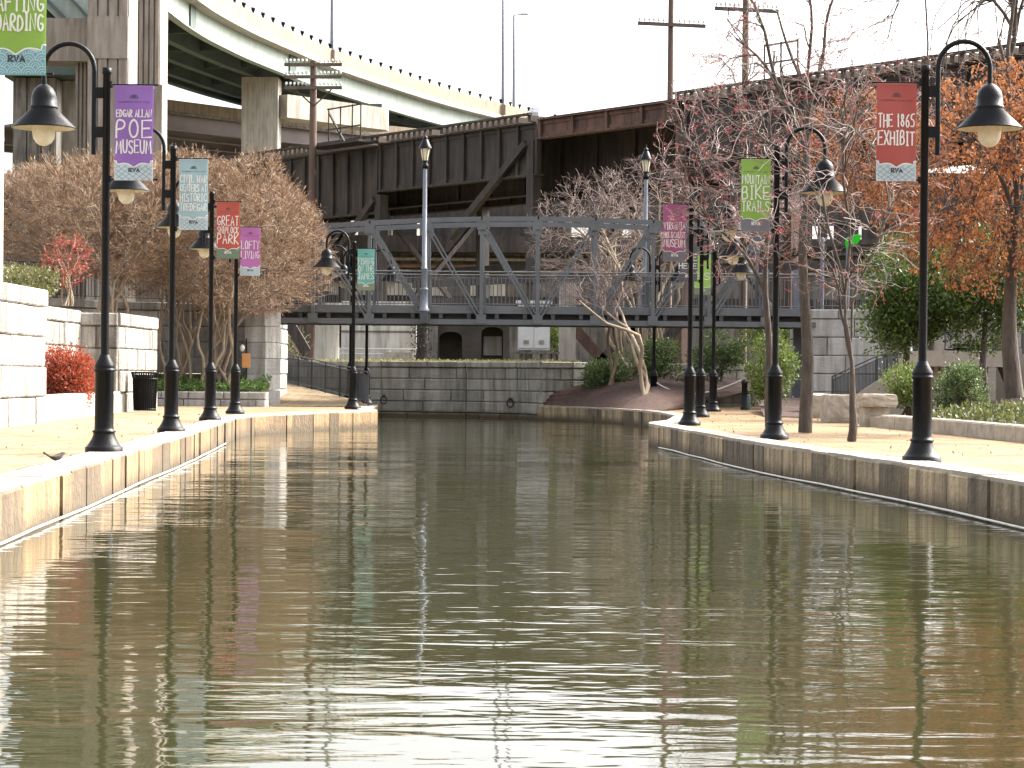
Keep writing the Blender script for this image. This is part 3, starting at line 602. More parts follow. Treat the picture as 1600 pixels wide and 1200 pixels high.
# bird
t = empty('bird', (X(88, 23.8), 23.8, WALK), 'small dark grey bird standing on the left quay edge', 'bird', rz=R(25))
b = MB(); b.tube([(-.075, 0, .062), (-.045, 0, .052), (-.01, 0, .05), (.03, 0, .062), (.052, 0, .082), (.066, 0, .094), (.084, 0, .095), (.094, 0, .092)], [.010, .022, .033, .034, .024, .021, .016, .006], 12)
b.tube([(-.07, 0, .064), (-.105, 0, .085), (-.14, 0, .108)], [.012, .011, .013], 8); b.build('body', M_bird, t, local=True)
b = MB(); b.tube([(.092, 0, .092), (.112, 0, .089)], [.005, .001], 6); b.build('beak', M_rubber, t, local=True)
for s in (-1, 1):
    b = MB(); b.tube([(0, s * .012, .03), (.004, s * .014, .0)], .0025, 5); b.tube([(-.008, s * .014, .002), (.022, s * .014, .002)], .0025, 5); b.build('leg', M_rubber, t, local=True)
    b = MB(); b.tube([(.025, s * .026, .068), (-.02, s * .032, .058), (-.075, s * .014, .066)], [.008, .014, .003], 8); b.build('wing', M_bird, t, local=True)
# cream pillar at the left edge
mb = MB(); x5 = X(5, 46.8, 4); mb.box((x5 - .9, 45.9, 5.5), (1.8, 1.8, 8.0)); mb.box((x5 - .9, 45.9, 2.0), (2.0, 2.0, .9)); mb.box((x5 - .9, 45.9, 9.7), (2.05, 2.05, .4)); tag(mb.build('pillar', M_cope), 'tall cream stone pillar cut by the left edge of the view', 'pillar')
# little amber sign behind a lamp
t = empty('notice_sign', (X(384, 66.2, 1.6), 66.3, .9), 'small amber notice sign with white round top on a post by the wall', 'sign')
b = MB(); b.tube([(0, 0, 0), (0, 0, 1.5)], .025, 6); b.build('post', M_black, t, local=True)
b = MB(); b.box((0, -.04, .85), (.24, .03, .42)); b.build('sign_face', M_amber, t, local=True)
b = MB(); b.lathe((-.12, -.01, 1.12), [(.03, 0), (.075, .07), (.075, .13), (.03, .2)], 12); b.build('cap', M_white, t, local=True)

# ------------------------------------------------------------------ right bank: planter, blocks, abutment, stairs
stone_wall('planter_curb', [(8.9, 12), (8.5, 24), (8.05, 34.0), (7.75, 40), (7.35, 44.6)], 0.36, 0.67, 0.3, -1, 0.31, (1.2, 2.2), M_rock, 'long low stone kerb of the right planter', seed=21, jit=.006)
stone_wall('planter_curb', [(7.35, 44.75), (9.5, 46.0)], 0.36, 0.62, 0.3, 1, 0.26, (1.2, 2.0), M_rock, 'short end kerb of the right planter behind the stone blocks', seed=22, jit=.006)
mb = MB(); n = 24
yy = np.linspace(12, 62, 40); xx = np.linspace(0, 1, 16); vs = []; fs = []
for i, y in enumerate(yy):
    xl = np.interp(y, [12, 24, 34, 40, 44.8, 50, 62], [9.2, 8.8, 8.35, 8.05, 7.9, 9.3, 11.4])
    for j, u in enumerate(xx):
        x = xl + (24 - xl) * u ** 1.5; z = 0.58 + 0.09 * (x - xl) + 0.06 * math.sin(x * 3 + y) + 0.05 * math.sin(y * 2.2) if j else .55
        vs.append((x, y, min(z, 1.9)))
for i in range(39):
    for j in range(15):
        a = i * 16 + j; fs.append((a, a + 1, a + 17, a + 16))
mb.add(vs, fs, True); struct(mb.build('mulch_bed', M_mulch, origin=(0, 0, 0)))
def rough_block(c, d, rz, label, seed):
    rng = random.Random(seed); mb = MB(); n = 5; vs = []; fs = []
    import itertools
    bm_pts = {}
    def vid(i, j, k):
        key = (i, j, k)
        if key not in bm_pts:
            u = [i / n * 2 - 1, j / n * 2 - 1, k / n * 2 - 1]; p = Vector(u); e = sum(1 for q in u if abs(q) > .99)
            sh = 1 - .035 * (e - 1) ; r_ = lambda: rng.uniform(-.035, .035)
            q = Vector((u[0] * d[0] / 2 * sh + r_() * d[0] * .5, u[1] * d[1] / 2 * sh + r_() * d[1] * .5, u[2] * d[2] / 2 * sh + (r_() * d[2] * .5 if k else 0)))
            q.rotate(Matrix.Rotation(rz, 3, 'Z')); bm_pts[key] = len(vs); vs.append(q + Vector((c[0], c[1], c[2] + d[2] / 2)))
        return bm_pts[key]
    for ax in range(3):
        for side in (0, n):
            for i in range(n):
                for j in range(n):
                    def key(a, b):
                        q = [0, 0, 0]; q[ax] = side; q[(ax + 1) % 3] = a; q[(ax + 2) % 3] = b; return vid(*q)
                    f = (key(i, j), key(i + 1, j), key(i + 1, j + 1), key(i, j + 1)); fs.append(f if side else f[::-1])
    mb.add(vs, fs); return tag(mb.build('stone_block', M_rock), label, 'stone block', 'rough stone blocks beside the right steps')
rough_block((X(1276, 58), 58.0, WALK - .02), (.62, .8, .58), .1, 'rough sandstone block farthest back beside the tall granite wall', 1)
rough_block((X(1300, 53.5), 54.5, WALK - .02), (.7, .9, .58), -.15, 'rough sandstone block in the middle of the row below the stairs', 2)
rough_block((X(1319, 49.0), 49.4, WALK - .02), (.78, .8, .62), .12, 'large rough sandstone block just left of the capped block', 3)
rough_block((X(1370, 45.2), 45.6, WALK - .02), (.52, .6, .42), .05, 'squared base block carrying a flat capstone at the planter corner', 4)
rough_block((X(1373, 45.2), 45.5, WALK + .39), (.72, .72, .26), .05, 'flat squared capstone lying on a block at the planter corner', 5)

AB = [(9.05, 68.0), (11.25, 67.6), (12.3, 66.8), (13.0, 65.6)]
stone_wall('stone_wall', AB, 0.4, 3.47, 0.6, 1, 0.55, (0.9, 1.7), M_granite_grey, 'pale grey granite bridge abutment behind the steps on the right', cap=0.30, seed=23, jit=.010)
stone_wall('stone_wall', [(9.05, 73), (9.05, 68.0)], 0.4, 3.47, 0.6, 1, 0.55, (0.9, 1.7), M_granite_grey, 'side face of the right bridge abutment under the footbridge', cap=0.30, seed=24, jit=.010)
mb = MB()                                     # sloping white parapet down to the right
a0, b0 = Vector((13.0, 65.5, 0)), Vector((17.5, 59.5, 0))
nrm = Vector((0.8, 0.6, 0)); za, zb_ = 3.45, 2.3
pr = [a0 + (b0 - a0) * t_ for t_ in np.linspace(0, 1, 8)]
zs = [za + (zb_ - za) * (t_ ** .85) for t_ in np.linspace(0, 1, 8)]
for i in range(7):
    q = [pr[i], pr[i + 1], pr[i + 1] + nrm * .5, pr[i] + nrm * .5]
    mb.hexa([v + Vector((0, 0, .4)) for v in q], [q[0] + Vector((0, 0, zs[i])), q[1] + Vector((0, 0, zs[i + 1])), q[2] + Vector((0, 0, zs[i + 1])), q[3] + Vector((0, 0, zs[i]))])
tag(mb.build('parapet', M_cope), 'sunlit white sloping parapet descending behind the evergreen tree', 'parapet')
# terrace
t = empty('terrace', (X(1510, 56), 56.5, .4), 'low rounded pale stone terrace behind the planter with a recess below', 'terrace')
mb = MB(); xa, xb = X(1446, 56), X(1585, 56)
pts = [(xa + .0, 57.3), (xa + .12, 56.6), (xa + .5, 56.2), (xb, 56.0), (xb, 60), (xa, 60)]
def prism(mb, pts, z0, z1):
    k = len(pts); mb.add([(x, y, z0) for x, y in pts] + [(x, y, z1) for x, y in pts], [tuple(range(k - 1, -1, -1)), tuple(range(k, 2 * k))] + [(i, (i + 1) % k, k + (i + 1) % k, k + i) for i in range(k)])
prism(mb, pts, 1.70, 2.10); mb.build('cap_slab', M_cope, t)
mb = MB(); prism(mb, [(xa + .55, 57), (xb - .9, 56.9), (xb - .9, 60), (xa + .55, 60)], .4, 1.70); mb.build('wall', M_granite_grey, t)
for px in (1450, 1462, 1472):
    mb = MB(); mb.box((X(px, 56.8), 56.9, 1.05), (.12, .2, 1.3)); mb.build('pillar', M_cope, t)
railing('railing', [(X(1478, 57), 57.2, 2.10), (X(1600, 57), 57.2, 2.10)], .62, M_trussd, 'dark picket railing on top of the low pale terrace', .13, 1.2)
# stairs
t = empty('staircase', (X(1302, 62), 62, WALK), 'stone steps with a solid dark railing climbing to the right', 'staircase')
x0, x1 = X(1302, 62), X(1475, 62); mb = MB(); n = 14
for i in range(n):
    xa = x0 + .5 + (x1 - x0) * i / n; z = WALK + (i + 1) * (2.1 / n); mb.box((xa + .6, 63.2, (z + .38) / 2), (1.2, 1.9, z - .38))
mb.build('steps', M_cope, t)
mb = MB(); s0 = Vector((x0 + .45, 62.1, .42)); s1 = Vector((x1, 62.1, 2.45))
mb.hexa([(s0.x, 61.95, .38), (s1.x, 61.95, .38), (s1.x, 62.25, .38), (s0.x, 62.25, .38)], [(s0.x, 61.95, .80), (s1.x, 61.95, 2.60), (s1.x, 62.25, 2.60), (s0.x, 62.25, .80)]); mb.build('stringer', M_cope, t)
railing('x', [(x0 - .02, 62.12, .48), (x0 + 1.2, 62.12, 1.05), (x0 + 1.5, 62.12, 1.15), (x0 + 2.5, 62.12, 1.85), (x1, 62.12, 2.3)], .95, M_trussd, '', .042, 1.0, parent=t, picket_r=.011)
mb = MB(); mb.tube([P(1420, 600, 61.5), P(1420, 497, 61.5)], .10, 12); tag(mb.build('post', M_white), 'thick pale round post standing beside the staircase railing', 'post')
# mulch mound beyond the right quay, rope rail, bollards
mb = MB(); fr = [(0.75, 70.9), (1.8, 69.3), (2.9, 66.5), (3.75, 63.0), (4.3, 63.4), (4.9, 66), (5.6, 69)]; bk = [(1.1, 70.9), (2.4, 71.6), (3.4, 72.4), (5.0, 74.1), (6.6, 75), (8.0, 75.2), (8.9, 75.2)]
fz = [.44, .44, .44, .44, .43, .43, .43]; bz = [1.0, 1.25, 1.45, 1.6, 1.5, 1.3, 1.1]; vs = []; fs = []; n = 8
for (a, b, z0, z1) in zip(fr, bk, fz, bz):
    for j in range(n + 1):
        u = j / n; vs.append((a[0] + (b[0] - a[0]) * u, a[1] + (b[1] - a[1]) * u, z0 + (z1 - z0) * u ** .75 + .04 * math.sin(9 * u + a[0] * 5) * (1 if 0 < j < n else 0)))
for i in range(6):
    for j in range(n): q = i * (n + 1) + j; fs.append((q, q + n + 1, q + n + 2, q + 1))
mb.add(vs, fs, True); struct(mb.build('mulch_bed', M_mulch, origin=(0, 0, 0)))
mb = MB(); mb.add([(6.2, 55, .43), (8.6, 54.5, .43), (9.0, 67.8, .8), (7.0, 64, .75)], [(0, 1, 2, 3)]); struct(mb.build('mulch_bed', M_mulch, origin=(0, 0, 0)))
pa, pb = P(1003, 632, 67), P(1003, 600, 67)
mb = MB(); mb.tube([(pa.x, 67, .4), (pa.x, 67, 1.2)], .06, 8); mb.lathe((pa.x, 67, 1.2), [(.07, 0), (.07, .04), (.02, .07)], 8); tag(mb.build('wooden_post', M_wood), 'short weathered post in the mulch beside the twin headed lamp on the right', 'post')
pc = P(1160, 592, 68)
t = empty('bollard', (X(1163, 66), 66, .42), 'dark bollard with round cap at the edge of the path on the right', 'bollard')
mb = MB(); mb.lathe((0, 0, 0), [(.12, 0), (.12, .08), (.085, .1), (.085, .75), (.10, .77), (.10, .82), (.03, .9)], 12); mb.build('body', M_black, t, local=True)
mb = MB(); mb.lathe((.11, -.02, 0), [(.07, 0), (.07, .42), (.04, .47)], 10); mb.build('side_post', M_green_d, t, local=True)
mb = MB(); A, B = P(1026, 598, 68), P(1158, 594, 67); mb.tube([A + (B - A) * u + Vector((0, 0, -.36 * 4 * u * (1 - u) * (1.25 - .5 * u))) for u in np.linspace(0, 1, 16)], .018, 6)
tag(mb.build('rope', M_rope), 'pale sagging rope strung behind the right lamp posts', 'rope')

# ------------------------------------------------------------------ footbridge
YB, YF = 68.0, 70.5
t = empty('footbridge', (X(840, 69, 3), 69.2, 2.9), 'grey steel truss footbridge crossing the far end of the canal', 'footbridge')
VPX = [489, 577, 665, 752, 840, 930, 1020, 1108, 1196]
xs_ = [X(p, YB, 4) for p in VPX]; xl, xr = -7.6, 9.2
def ztop(x): return 6.14 - 0.0065 * (x - 0.75) ** 2
for Y in (YB, YF):
    b = MB(); b.beam((xl, Y, 2.99), (xr, Y, 2.99), .15, .16); b.build('bottom_chord', M_truss, t)
    b = MB()
    for p, q in zip(xs_[:-1], xs_[1:]):
        b.beam((p - .02, Y, ztop(p)), (q + .02, Y, ztop(q)), .13, .135); b.beam((p, Y - .095, ztop(p) - .075), (q, Y - .095, ztop(q) - .075), .03, .02)
    b.build('top_chord', M_truss, t)
    b = MB(); b.beam((xl, Y + (.12 if Y == YB else -.12), 3.36), (xr, Y + (.12 if Y == YB else -.12), 3.36), .10, .22); b.build('deck_fascia', M_truss, t)
    for i, x in enumerate(xs_):
        b = MB(); b.beam((x, Y, 2.9), (x, Y, ztop(x)), .11, .11); b.box((x, Y - .09, ztop(x) - .18), (.3, .03, .3)); b.box((x, Y - .09, 3.08), (.3, .03, .28)); b.build('post', M_truss, t)
    for i in range(8):
        p, q = xs_[i], xs_[i + 1]; a_, b_ = ((p, Y, ztop(p) - .1), (q, Y, 3.05)) if i < 4 else ((p, Y, 3.05), (q, Y, ztop(q) - .1))
        for dx in (-.06, .06):
            b = MB(); b.beam((a_[0] + dx, Y, a_[2]), (b_[0] + dx, Y, b_[2]), .045, .05); b.build('diagonal', M_truss, t)
b = MB(); b.box(((xl + xr) / 2, (YB + YF) / 2, 3.40), (xr - xl, YF - YB - .3, .08)); b.build('deck', M_trussd, t)
for x in np.linspace(xl + .3, xr - .3, 20):
    b = MB(); b.beam((x, YB + .1, 3.2), (x, YF - .1, 3.2), .12, .22); b.build('floor_beam', M_trussd, t)
b = MB(); b.beam((xl, YB + .6, 3.13), (xr, YB + .6, 3.13), .12, .16); b.build('stringer', M_trussd, t)
for Y in (YB + .16, YF - .16): railing('x', [(xl, Y, 3.44), (xr, Y, 3.44)], 1.08, M_truss, '', .125, 1.76, parent=t, picket_r=.0085)
railing('railing', [(9.3, 68.3, 3.48), (11.2, 68.0, 3.48), (12.4, 67.2, 3.48), (13.3, 65.8, 3.45), (15.4, 63, 2.8)], 1.02, M_truss, 'grey railing on top of the right abutment past the footbridge', .13)
for px, Y in ((1285, 69), (1325, 69)):
    b = MB(); p = P(px, 375, Y); b.tube([(p.x, Y, 3.4 if px < 1300 else 1.0), (p.x, Y, p.z)], .06, 8); b.lathe((p.x, Y, p.z), [(.07, 0), (.07, .05), (.02, .08)], 8)
    tag(b.build('post', M_lpole), 'slim grey post standing ' + ('at the right end of the footbridge' if px < 1300 else 'behind the forked tree, below the vivid green sheet'), 'post')
p = P(1333, 378, 68.6); b = MB(); vs = []
q = [(-.25, .02), (-.17, .13), (.02, .22), (.24, .24), (.26, .16), (.18, .0), (.02, -.14), (-.2, -.2), (-.25, -.1)]
b.add([(p.x + u, p.y + .05 * math.sin(u * 9), p.z + v_) for u, v_ in q] + [(p.x + u, p.y + .03 + .05 * math.sin(u * 9), p.z + v_) for u, v_ in q], [tuple(range(9)), tuple(range(17, 8, -1))] + [(i, 9 + i, 9 + (i + 1) % 9, (i + 1) % 9) for i in range(9)])
tag(b.build('green_sheet', M_vivid), 'vivid green leaf shaped sheet showing behind the forked bare tree', 'green sheet')

# lantern lamps
def make_lantern():
    r = empty('lantern_lamp', (0, 0, 0), '', 'lantern lamp')
    b = MB(); b.lathe((0, 0, 0), [(.16, 0), (.16, .06), (.125, .09), (.115, .62), (.13, .64), (.13, .68), (.1, .7)], 14); b.build('base', M_lpole, r, local=True)
    b = MB(); b.lathe((0, 0, 0), [(.095, .7), (.088, 1.25), (.1, 1.26), (.1, 1.3), (.078, 1.32), (.058, 4.3)], 14); b.build('pole', M_lpole, r, local=True)
    b = MB(); b.lathe((0, 0, 0), [(.06, 4.3), (.10, 4.32), (.10, 4.42), (.07, 4.46), (.085, 4.55)], 10); hd = b.build('collar', M_black, r, local=True)
    b = MB(); b.lathe((0, 0, 4.55), [(.085, 0), (.155, .36)], 6, smooth=False); g = b.build('glass', M_lglass, r, local=True)
    b = MB()
    for i in range(6):
        a = 2 * math.pi * i / 6; b.tube([(.088 * math.cos(a), .088 * math.sin(a), 4.55), (.16 * math.cos(a), .16 * math.sin(a), 4.92)], .010, 5)
    b.build('glazing_bars', M_black, g, local=True)
    b = MB(); b.lathe((0, 0, 4.91), [(.2, 0), (.2, .02), (.14, .14), (.09, .26), (.06, .29), (.075, .32), (.06, .36), (.02, .39), (.018, .44), (.004, .5)], 10); b.build('roof', M_black, r, local=True)
    return r
l0 = make_lantern()
for i, (px, Y, z, lab) in enumerate(((663, 67.75, 3.30, 'grey lantern lamp on the near side of the footbridge'), (1008, 70.75, 3.3, 'grey lantern lamp on the far side of the footbridge, right of centre'), (67, 76, 2.55, 'lantern lamp half sunk in the brown myrtle crowns on the left'))):
    o = l0 if i == 0 else copy_tree(l0); o.location = (X(px, Y, 5), Y, z); tag(o, lab, 'lantern lamp', 'lantern lamps on tall poles')
    if i == 2: o.location.z = P(67, 236, 76).z - 5.4
b = MB(); p = l0.location; b.box((p.x, p.y, 3.12), (.22, .25, .36)); tag(b.build('bracket', M_trussd, l0), None)

# ------------------------------------------------------------------ railway viaduct
V0 = Vector((1.2, 93.3, 0)); VD = Vector((.606, -.796, 0)).normalized(); VN = Vector((-VD.y, VD.x, 0))
if VN.y < 0: VN = -VN
def V(s, n, z): return V0 + VD * s + VN * n + Vector((0, 0, z))
t = empty('railway_viaduct', V(0, 3, 1.7), 'dark rusty steel railway viaduct crossing behind the footbridge', 'viaduct')
def girder(s0, s1, n, zb, zt, m, stiff=1.25, th=.06, name='girder'):
    b = MB(); L = s1 - s0
    b.beam(V(s0, n, (zb + zt) / 2), V(s1, n, (zb + zt) / 2), th, zt - zb)
    b.beam(V(s0, n, zb + .04), V(s1, n, zb + .04), .46, .06); b.beam(V(s0, n, zt - .04), V(s1, n, zt - .04), .46, .06)
    k = max(1, int(L / stiff))
    for i in range(k + 1):
        s = s0 + .08 + (L - .16) * i / k; b.beam(V(s, n - .11, zb + .07), V(s, n - .11, zt - .07), .12, .16, up=tuple(VD))
    b.beam(V(s0, n - .05, zb + .16), V(s1, n - .05, zb + .16), .06, .16); b.beam(V(s0, n - .05, zt - .16), V(s1, n - .05, zt - .16), .06, .16)
    return b.build(name, m, t)
girder(-60, -12.1, 0, 8.75, 11.85, M_rust); girder(-12, -.2, 0, 9.72, 11.95, M_rust); girder(9.0, 60, 0, 9.75, 11.95, M_rust)
girder(0, 8.8, -.1, 11.2, 12.05, M_rust_r, 2.0)
for n_ in (3.0, 6.0): girder(-60, 60, n_, 9.3, 11.8, M_rust, 2.5)
b = MB(); b.beam(V(-60, 3.2, 11.9), V(60, 3.2, 11.9), 6.0, .06); b.build('deck', M_rust, t)
b = MB(); s = -60
rng = random.Random(3)
while s < 60:
    if not (0 <= s <= 8.8) and rng.random() > .06: b.beam(V(s, -.45, 12.08), V(s, 6.5, 12.08), .22, .24)
    s += .42
    if 0 <= s < .42: b.build('sleepers', M_wood, t); b = MB()
b.build('sleepers', M_wood, t)
b = MB()
for n_ in (1.2, 2.7): b.beam(V(-60, n_, 12.28), V(60, n_, 12.28), .08, .15)
b.beam(V(-60, -.5, 12.25), V(-.2, -.5, 12.25), .16, .10); b.beam(V(8.8, -.5, 12.25), V(60, -.5, 12.25), .16, .10)
b.build('rails', M_rust, t)
for s in (-36, -24, -12, -.6, 8.8, 20, 32):
    for n_ in (.0, 5.8):
        b = MB(); b.beam(V(s, n_, 1.5), V(s, n_, 11.2 if s in (-.6, 8.8) else 9.6), .45, .45, up=tuple(VD)); b.build('column', M_rust if s < 0 else M_rust_r, t)
    b = MB(); b.beam(V(s, 0, 9.0), V(s, 5.8, 3), .2, .2); b.beam(V(s, 5.8, 9.0), V(s, 0, 3), .2, .2); b.build('cross_brace', M_rust, t)
for (s0, z0, s1, z1) in ((-.8, 11.1, -6.2, 7.4), (-12.2, 9.4, -17, 5.8), (8.9, 10.8, 14, 7.2)):
    b = MB(); b.beam(V(s0, -.25, z0), V(s1, -.25, z1), .3, .26, up=tuple(VN)); b.build('brace', M_rust, t)
b = MB(); b.beam(V(-9, -.2, 5.4), V(40, -.2, 5.4), .25, .3); b.beam(V(-30, 5.8, 6.4), V(40, 5.8, 6.4), .25, .3); b.build('strut', M_rust, t)
for k, (pa, pb_) in enumerate((((905, 598), (1000, 505)), ((890, 505), (965, 590)), ((985, 600), (1062, 505)), ((975, 505), (1065, 575)), ((452, 505), (478, 550)))):
    b = MB(); Y = 84; b.beam(P(*pa, Y), P(*pb_, Y), .4, .4); b.build('leg_brace', M_rust_r if k % 2 else M_rust, t)
# platform with rails beside the telegraph pole
b = MB(); q = -14.3; b.beam(V(q - 2.0, -.9, 12.0), V(q + 2.6, -.9, 12.0), 1.2, .1); b.build('platform', M_rust, t)
b = MB()
for s_ in (q - .2, q + .8, q + 1.8, q + 2.5): b.beam(V(s_, -1.3, 12.0), V(s_, -1.3, 13.7), .06, .06)
for z in (12.7, 13.65): b.beam(V(q - .3, -1.3, z), V(q + 2.5, -1.3, z), .06, .06)
b.beam(V(q - .2, -1.3, 13.5), V(q + 1.2, -1.3, 12.0), .08, .08); b.build('platform_rail', M_rust, t)

# telegraph poles
def tel_pole(px, Y, ytop_px, arms, w_, z0, label, hw=45):
    pt = P(px, ytop_px, Y); r = empty('telegraph_pole', (pt.x, Y, z0), label, 'telegraph pole', 'wooden telegraph poles by the viaduct')
    b = MB(); b.tube([(pt.x, Y, z0), (pt.x, Y, (z0 + pt.z) / 2), (pt.x, Y, pt.z)], [w_ * .58, w_ * .54, w_ * .45], 10); b.build('pole', M_pole, r)
    for (y, dl, dr) in arms:
        a_, c_ = P(px - hw, y - dl, Y), P(px + hw, y + dr, Y); a_.y = c_.y = Y - w_ * .6
        b = MB(); b.beam(a_, c_, .13, .15); am = b.build('crossarm', M_wood, r)
        for u in (.03, .1, .17, .24, .31, .38, .62, .69, .76, .83, .9, .97):
            b = MB(); p = a_ + (c_ - a_) * u; b.lathe((p.x, p.y, p.z + .07), [(.018, 0), (.018, .06), (.05, .07), (.055, .14), (.035, .2)], 7)
            b.build('insulator', M_insul, am)
    return r
r_ = tel_pole(490, 104.5, 95, ((102, 0, 0), (121, 0, 0), (138, 0, 0)), .34, 1.7, 'brown telegraph pole with three crossarms left of the footbridge lantern')
for sx in (-1, 1):
    b = MB(); a_ = P(490 + sx * 28, 140, 104.2); c_ = P(490, 166, 104.2); b.beam(a_, c_, .06, .06); b.build('arm_brace', M_rust, r_)
tel_pole(1049, 96, -40, ((39, 2, 3),), .26, 1.7, 'tall bare telegraph pole with one crossarm above the rusty short girder', 53)
tel_pole(1166, 92, -60, ((16, 2, 3),), .28, 1.7, 'tall telegraph pole with one crossarm behind the bare maple branches', 50)
t = empty('signal_platform', P(1218, 135, 84), 'dark railed signal platform above the viaduct behind the bare branches', 'signal platform')
pts_ = [P(1190, 92, 82.6), P(1247, 92, 82.6)]
b = MB(); b.beam(V(14.5, -.9, 12.0), V(16.4, -.9, 12.0), 1.0, .1); b.build('platform', M_rust, t)
b = MB()
for s_ in (14.6, 15.45, 16.3): b.beam(V(s_, -1.3, 12.0), V(s_, -1.3, 13.4), .06, .06)
for z in (12.7, 13.35): b.beam(V(14.6, -1.3, z), V(16.3, -1.3, z), .06, .06)
b.build('guard_rail', M_rust, t)

# ------------------------------------------------------------------ structures under and behind the viaduct
t = empty('concrete_building', P(700, 565, 118), 'long stained concrete structure with pipes behind the footbridge', 'building')
YW = 118.0; wl, wr = P(430, 500, YW).x, P(1800, 500, YW).x; wd = wr - wl; wc = (wl + wr) / 2
zA, zB, zC = P(800, 565, YW).z, P(800, 397, YW).z, P(800, 372, YW).z
b = MB(); b.box((wc, YW + 1, (1.6 + zB) / 2), (wd, 2, zB - 1.6)); b.build('wall', M_conc_d, t)
b = MB(); b.box((wc, YW + .5, (zB + zC) / 2), (wd, 4, zC - zB)); b.build('beam', M_rust, t)
for y, rr_, m_ in ((405, .10, M_conc), (416, .12, M_pipe), (424, .09, M_conc), (418, .05, M_rust)):
    z = P(700, y, YW).z; b = MB(); b.tube([(wl, YW - .25, z), (wr, YW - .25, z)], rr_, 8); b.build('pipe', m_, t)
z1, z0 = P(700, 443, YW).z, P(700, 462, YW).z
for px0, px1 in ((515, 590), (600, 650), (672, 698), (735, 790), (930, 960)):
    b = MB(); xa, xb = P(px0, 450, YW).x, P(px1, 450, YW).x; b.box(((xa + xb) / 2, YW - .06, (z0 + z1) / 2), (xb - xa, .1, z1 - z0)); b.build('panel', M_wall_b, t)
b = MB(); b.box((wc, YW - .05, P(700, 472, YW).z), (wd, .3, .6)); b.build('ledge', M_rust, t)
zp0, zp1 = zC, P(700, 348, YW).z
for px0, px1 in ((498, 533), (558, 597), (612, 650), (668, 875), (925, 973), (988, 1150), (1165, 1236), (1255, 1272), (1283, 1296), (1308, 1345), (1352, 1800)):
    xa, xb = P(px0, 360, YW).x, P(px1, 360, YW).x; b = MB(); ex_ = 0; b.box(((xa + xb) / 2, YW + 1, (zp0 + zp1) / 2 + .5 + ex_ / 2), (xb - xa, .6, zp1 - zp0 + 1 + ex_)); b.build('parapet_panel', M_rust if px0 > 600 else M_conc_d, t)
xa = P(612, 340, YW).x; b = MB(); b.box(((xa + wr) / 2, YW + 1, zp1 + 1.5), (wr - xa, .8, 2.8)); b.build('upper_beam', M_rust, t)
# big round concrete column and pale wall panels under the bridge
b = MB(); p = P(511, 565, 96); b.lathe((p.x, 96, 1.6), [(.52, 0), (.52, 2.5), (.6, 2.55), (.6, 2.8)], 24); tag(b.build('concrete_column', M_wall_b), 'round pale concrete column under the left part of the footbridge', 'column')
t = empty('retaining_wall', P(598, 565, 99), 'pale panelled concrete wall under the footbridge', 'wall')
xa, xb = P(533, 540, 99).x, P(650, 540, 99).x; b = MB(); b.box(((xa + xb) / 2, 99.3, 3.1), (xb - xa, .5, 3.0)); b.build('wall', M_wall_b, t)
b = MB(); z = P(600, 518, 99).z; b.box(((xa + xb) / 2, 99.03, z), (xb - xa, .06, .07)); b.build('joint_rail', M_conc_d, t)
b = MB()
for y in (545, 553):
    z = P(600, y, 98).z; b.tube([(xa, 98.4, z), (xb, 98.4, z)], .03, 6)
for u in (0, .33, .66, 1): b.tube([(xa + (xb - xa) * u, 98.4, 1.6), (xa + (xb - xa) * u, 98.4, P(600, 544, 98).z)], .03, 6)
tag(b.build('guard_rail', M_white), 'thin white guard rail in front of the pale panelled wall', 'guard rail')
b = MB(); p = P(622, 556, 92); xa, xb = P(600, 556, 92).x, P(644, 556, 92).x
for i in range(7): b.box((xa + (xb - xa) * (i + .5) / 7, 92, 1.95), ((xb - xa) / 7 - .02, .06, .55))
b.box(((xa + xb) / 2, 92.05, 2.25), (xb - xa + .1, .12, .07)); b.box(((xa + xb) / 2, 92.05, 1.78), (xb - xa, .1, .06))
tag(b.build('timber_fence', M_rock), 'short pale timber board fence on the grass behind the end wall', 'fence')
t = empty('masonry_pier', P(732, 565, 88), 'dark sooty masonry pier with arched niches behind the end wall', 'masonry pier')
x0, x1 = P(668, 540, 88).x, P(796, 540, 88).x; zt_ = P(732, 478, 88).z
b = MB()
def arch_wall(mb, xa, xb, y, z0, z1, ax0, ax1, spring, th):
    cx = (ax0 + ax1) / 2; r = (ax1 - ax0) / 2; n = 10
    arc = [(cx - r * math.cos(a), spring + r * .55 * math.sin(a)) for a in np.linspace(0, math.pi, n + 1)]
    for s, yy_ in ((0, y),):
        mb.hexa([(xa, y, z0), (ax0, y, z0), (ax0, y + th, z0), (xa, y + th, z0)], [(xa, y, z1), (ax0, y, z1), (ax0, y + th, z1), (xa, y + th, z1)])
        mb.hexa([(ax1, y, z0), (xb, y, z0), (xb, y + th, z0), (ax1, y + th, z0)], [(ax1, y, z1), (xb, y, z1), (xb, y + th, z1), (ax1, y + th, z1)])
        for (xa_, za_), (xb_, zb2) in zip(arc[:-1], arc[1:]):
            mb.hexa([(xa_, y, za_), (xb_, y, zb2), (xb_, y + th, zb2), (xa_, y + th, za_)], [(xa_, y, z1), (xb_, y, z1), (xb_, y + th, z1), (xa_, y + th, z1)])
xm = P(738, 540, 88).x
arch_wall(b, x0, xm, 88, 1.5, zt_, P(686, 540, 88).x, P(722, 540, 88).x, P(700, 528, 88).z, .8)
arch_wall(b, xm, x1, 88, 1.5, zt_, P(752, 540, 88).x, P(786, 540, 88).x, P(770, 520, 88).z, .8)
b.box(((x0 + x1) / 2, 88.3, zt_ + .15), (x1 - x0 + .3, 1.2, .3)); b.build('arched_wall', M_masonry, t)
b = MB(); b.box(((x0 + x1) / 2, 89.3, (1.5 + zt_) / 2), (x1 - x0, .8, zt_ - 1.5)); b.build('back_wall', M_masonry, t)
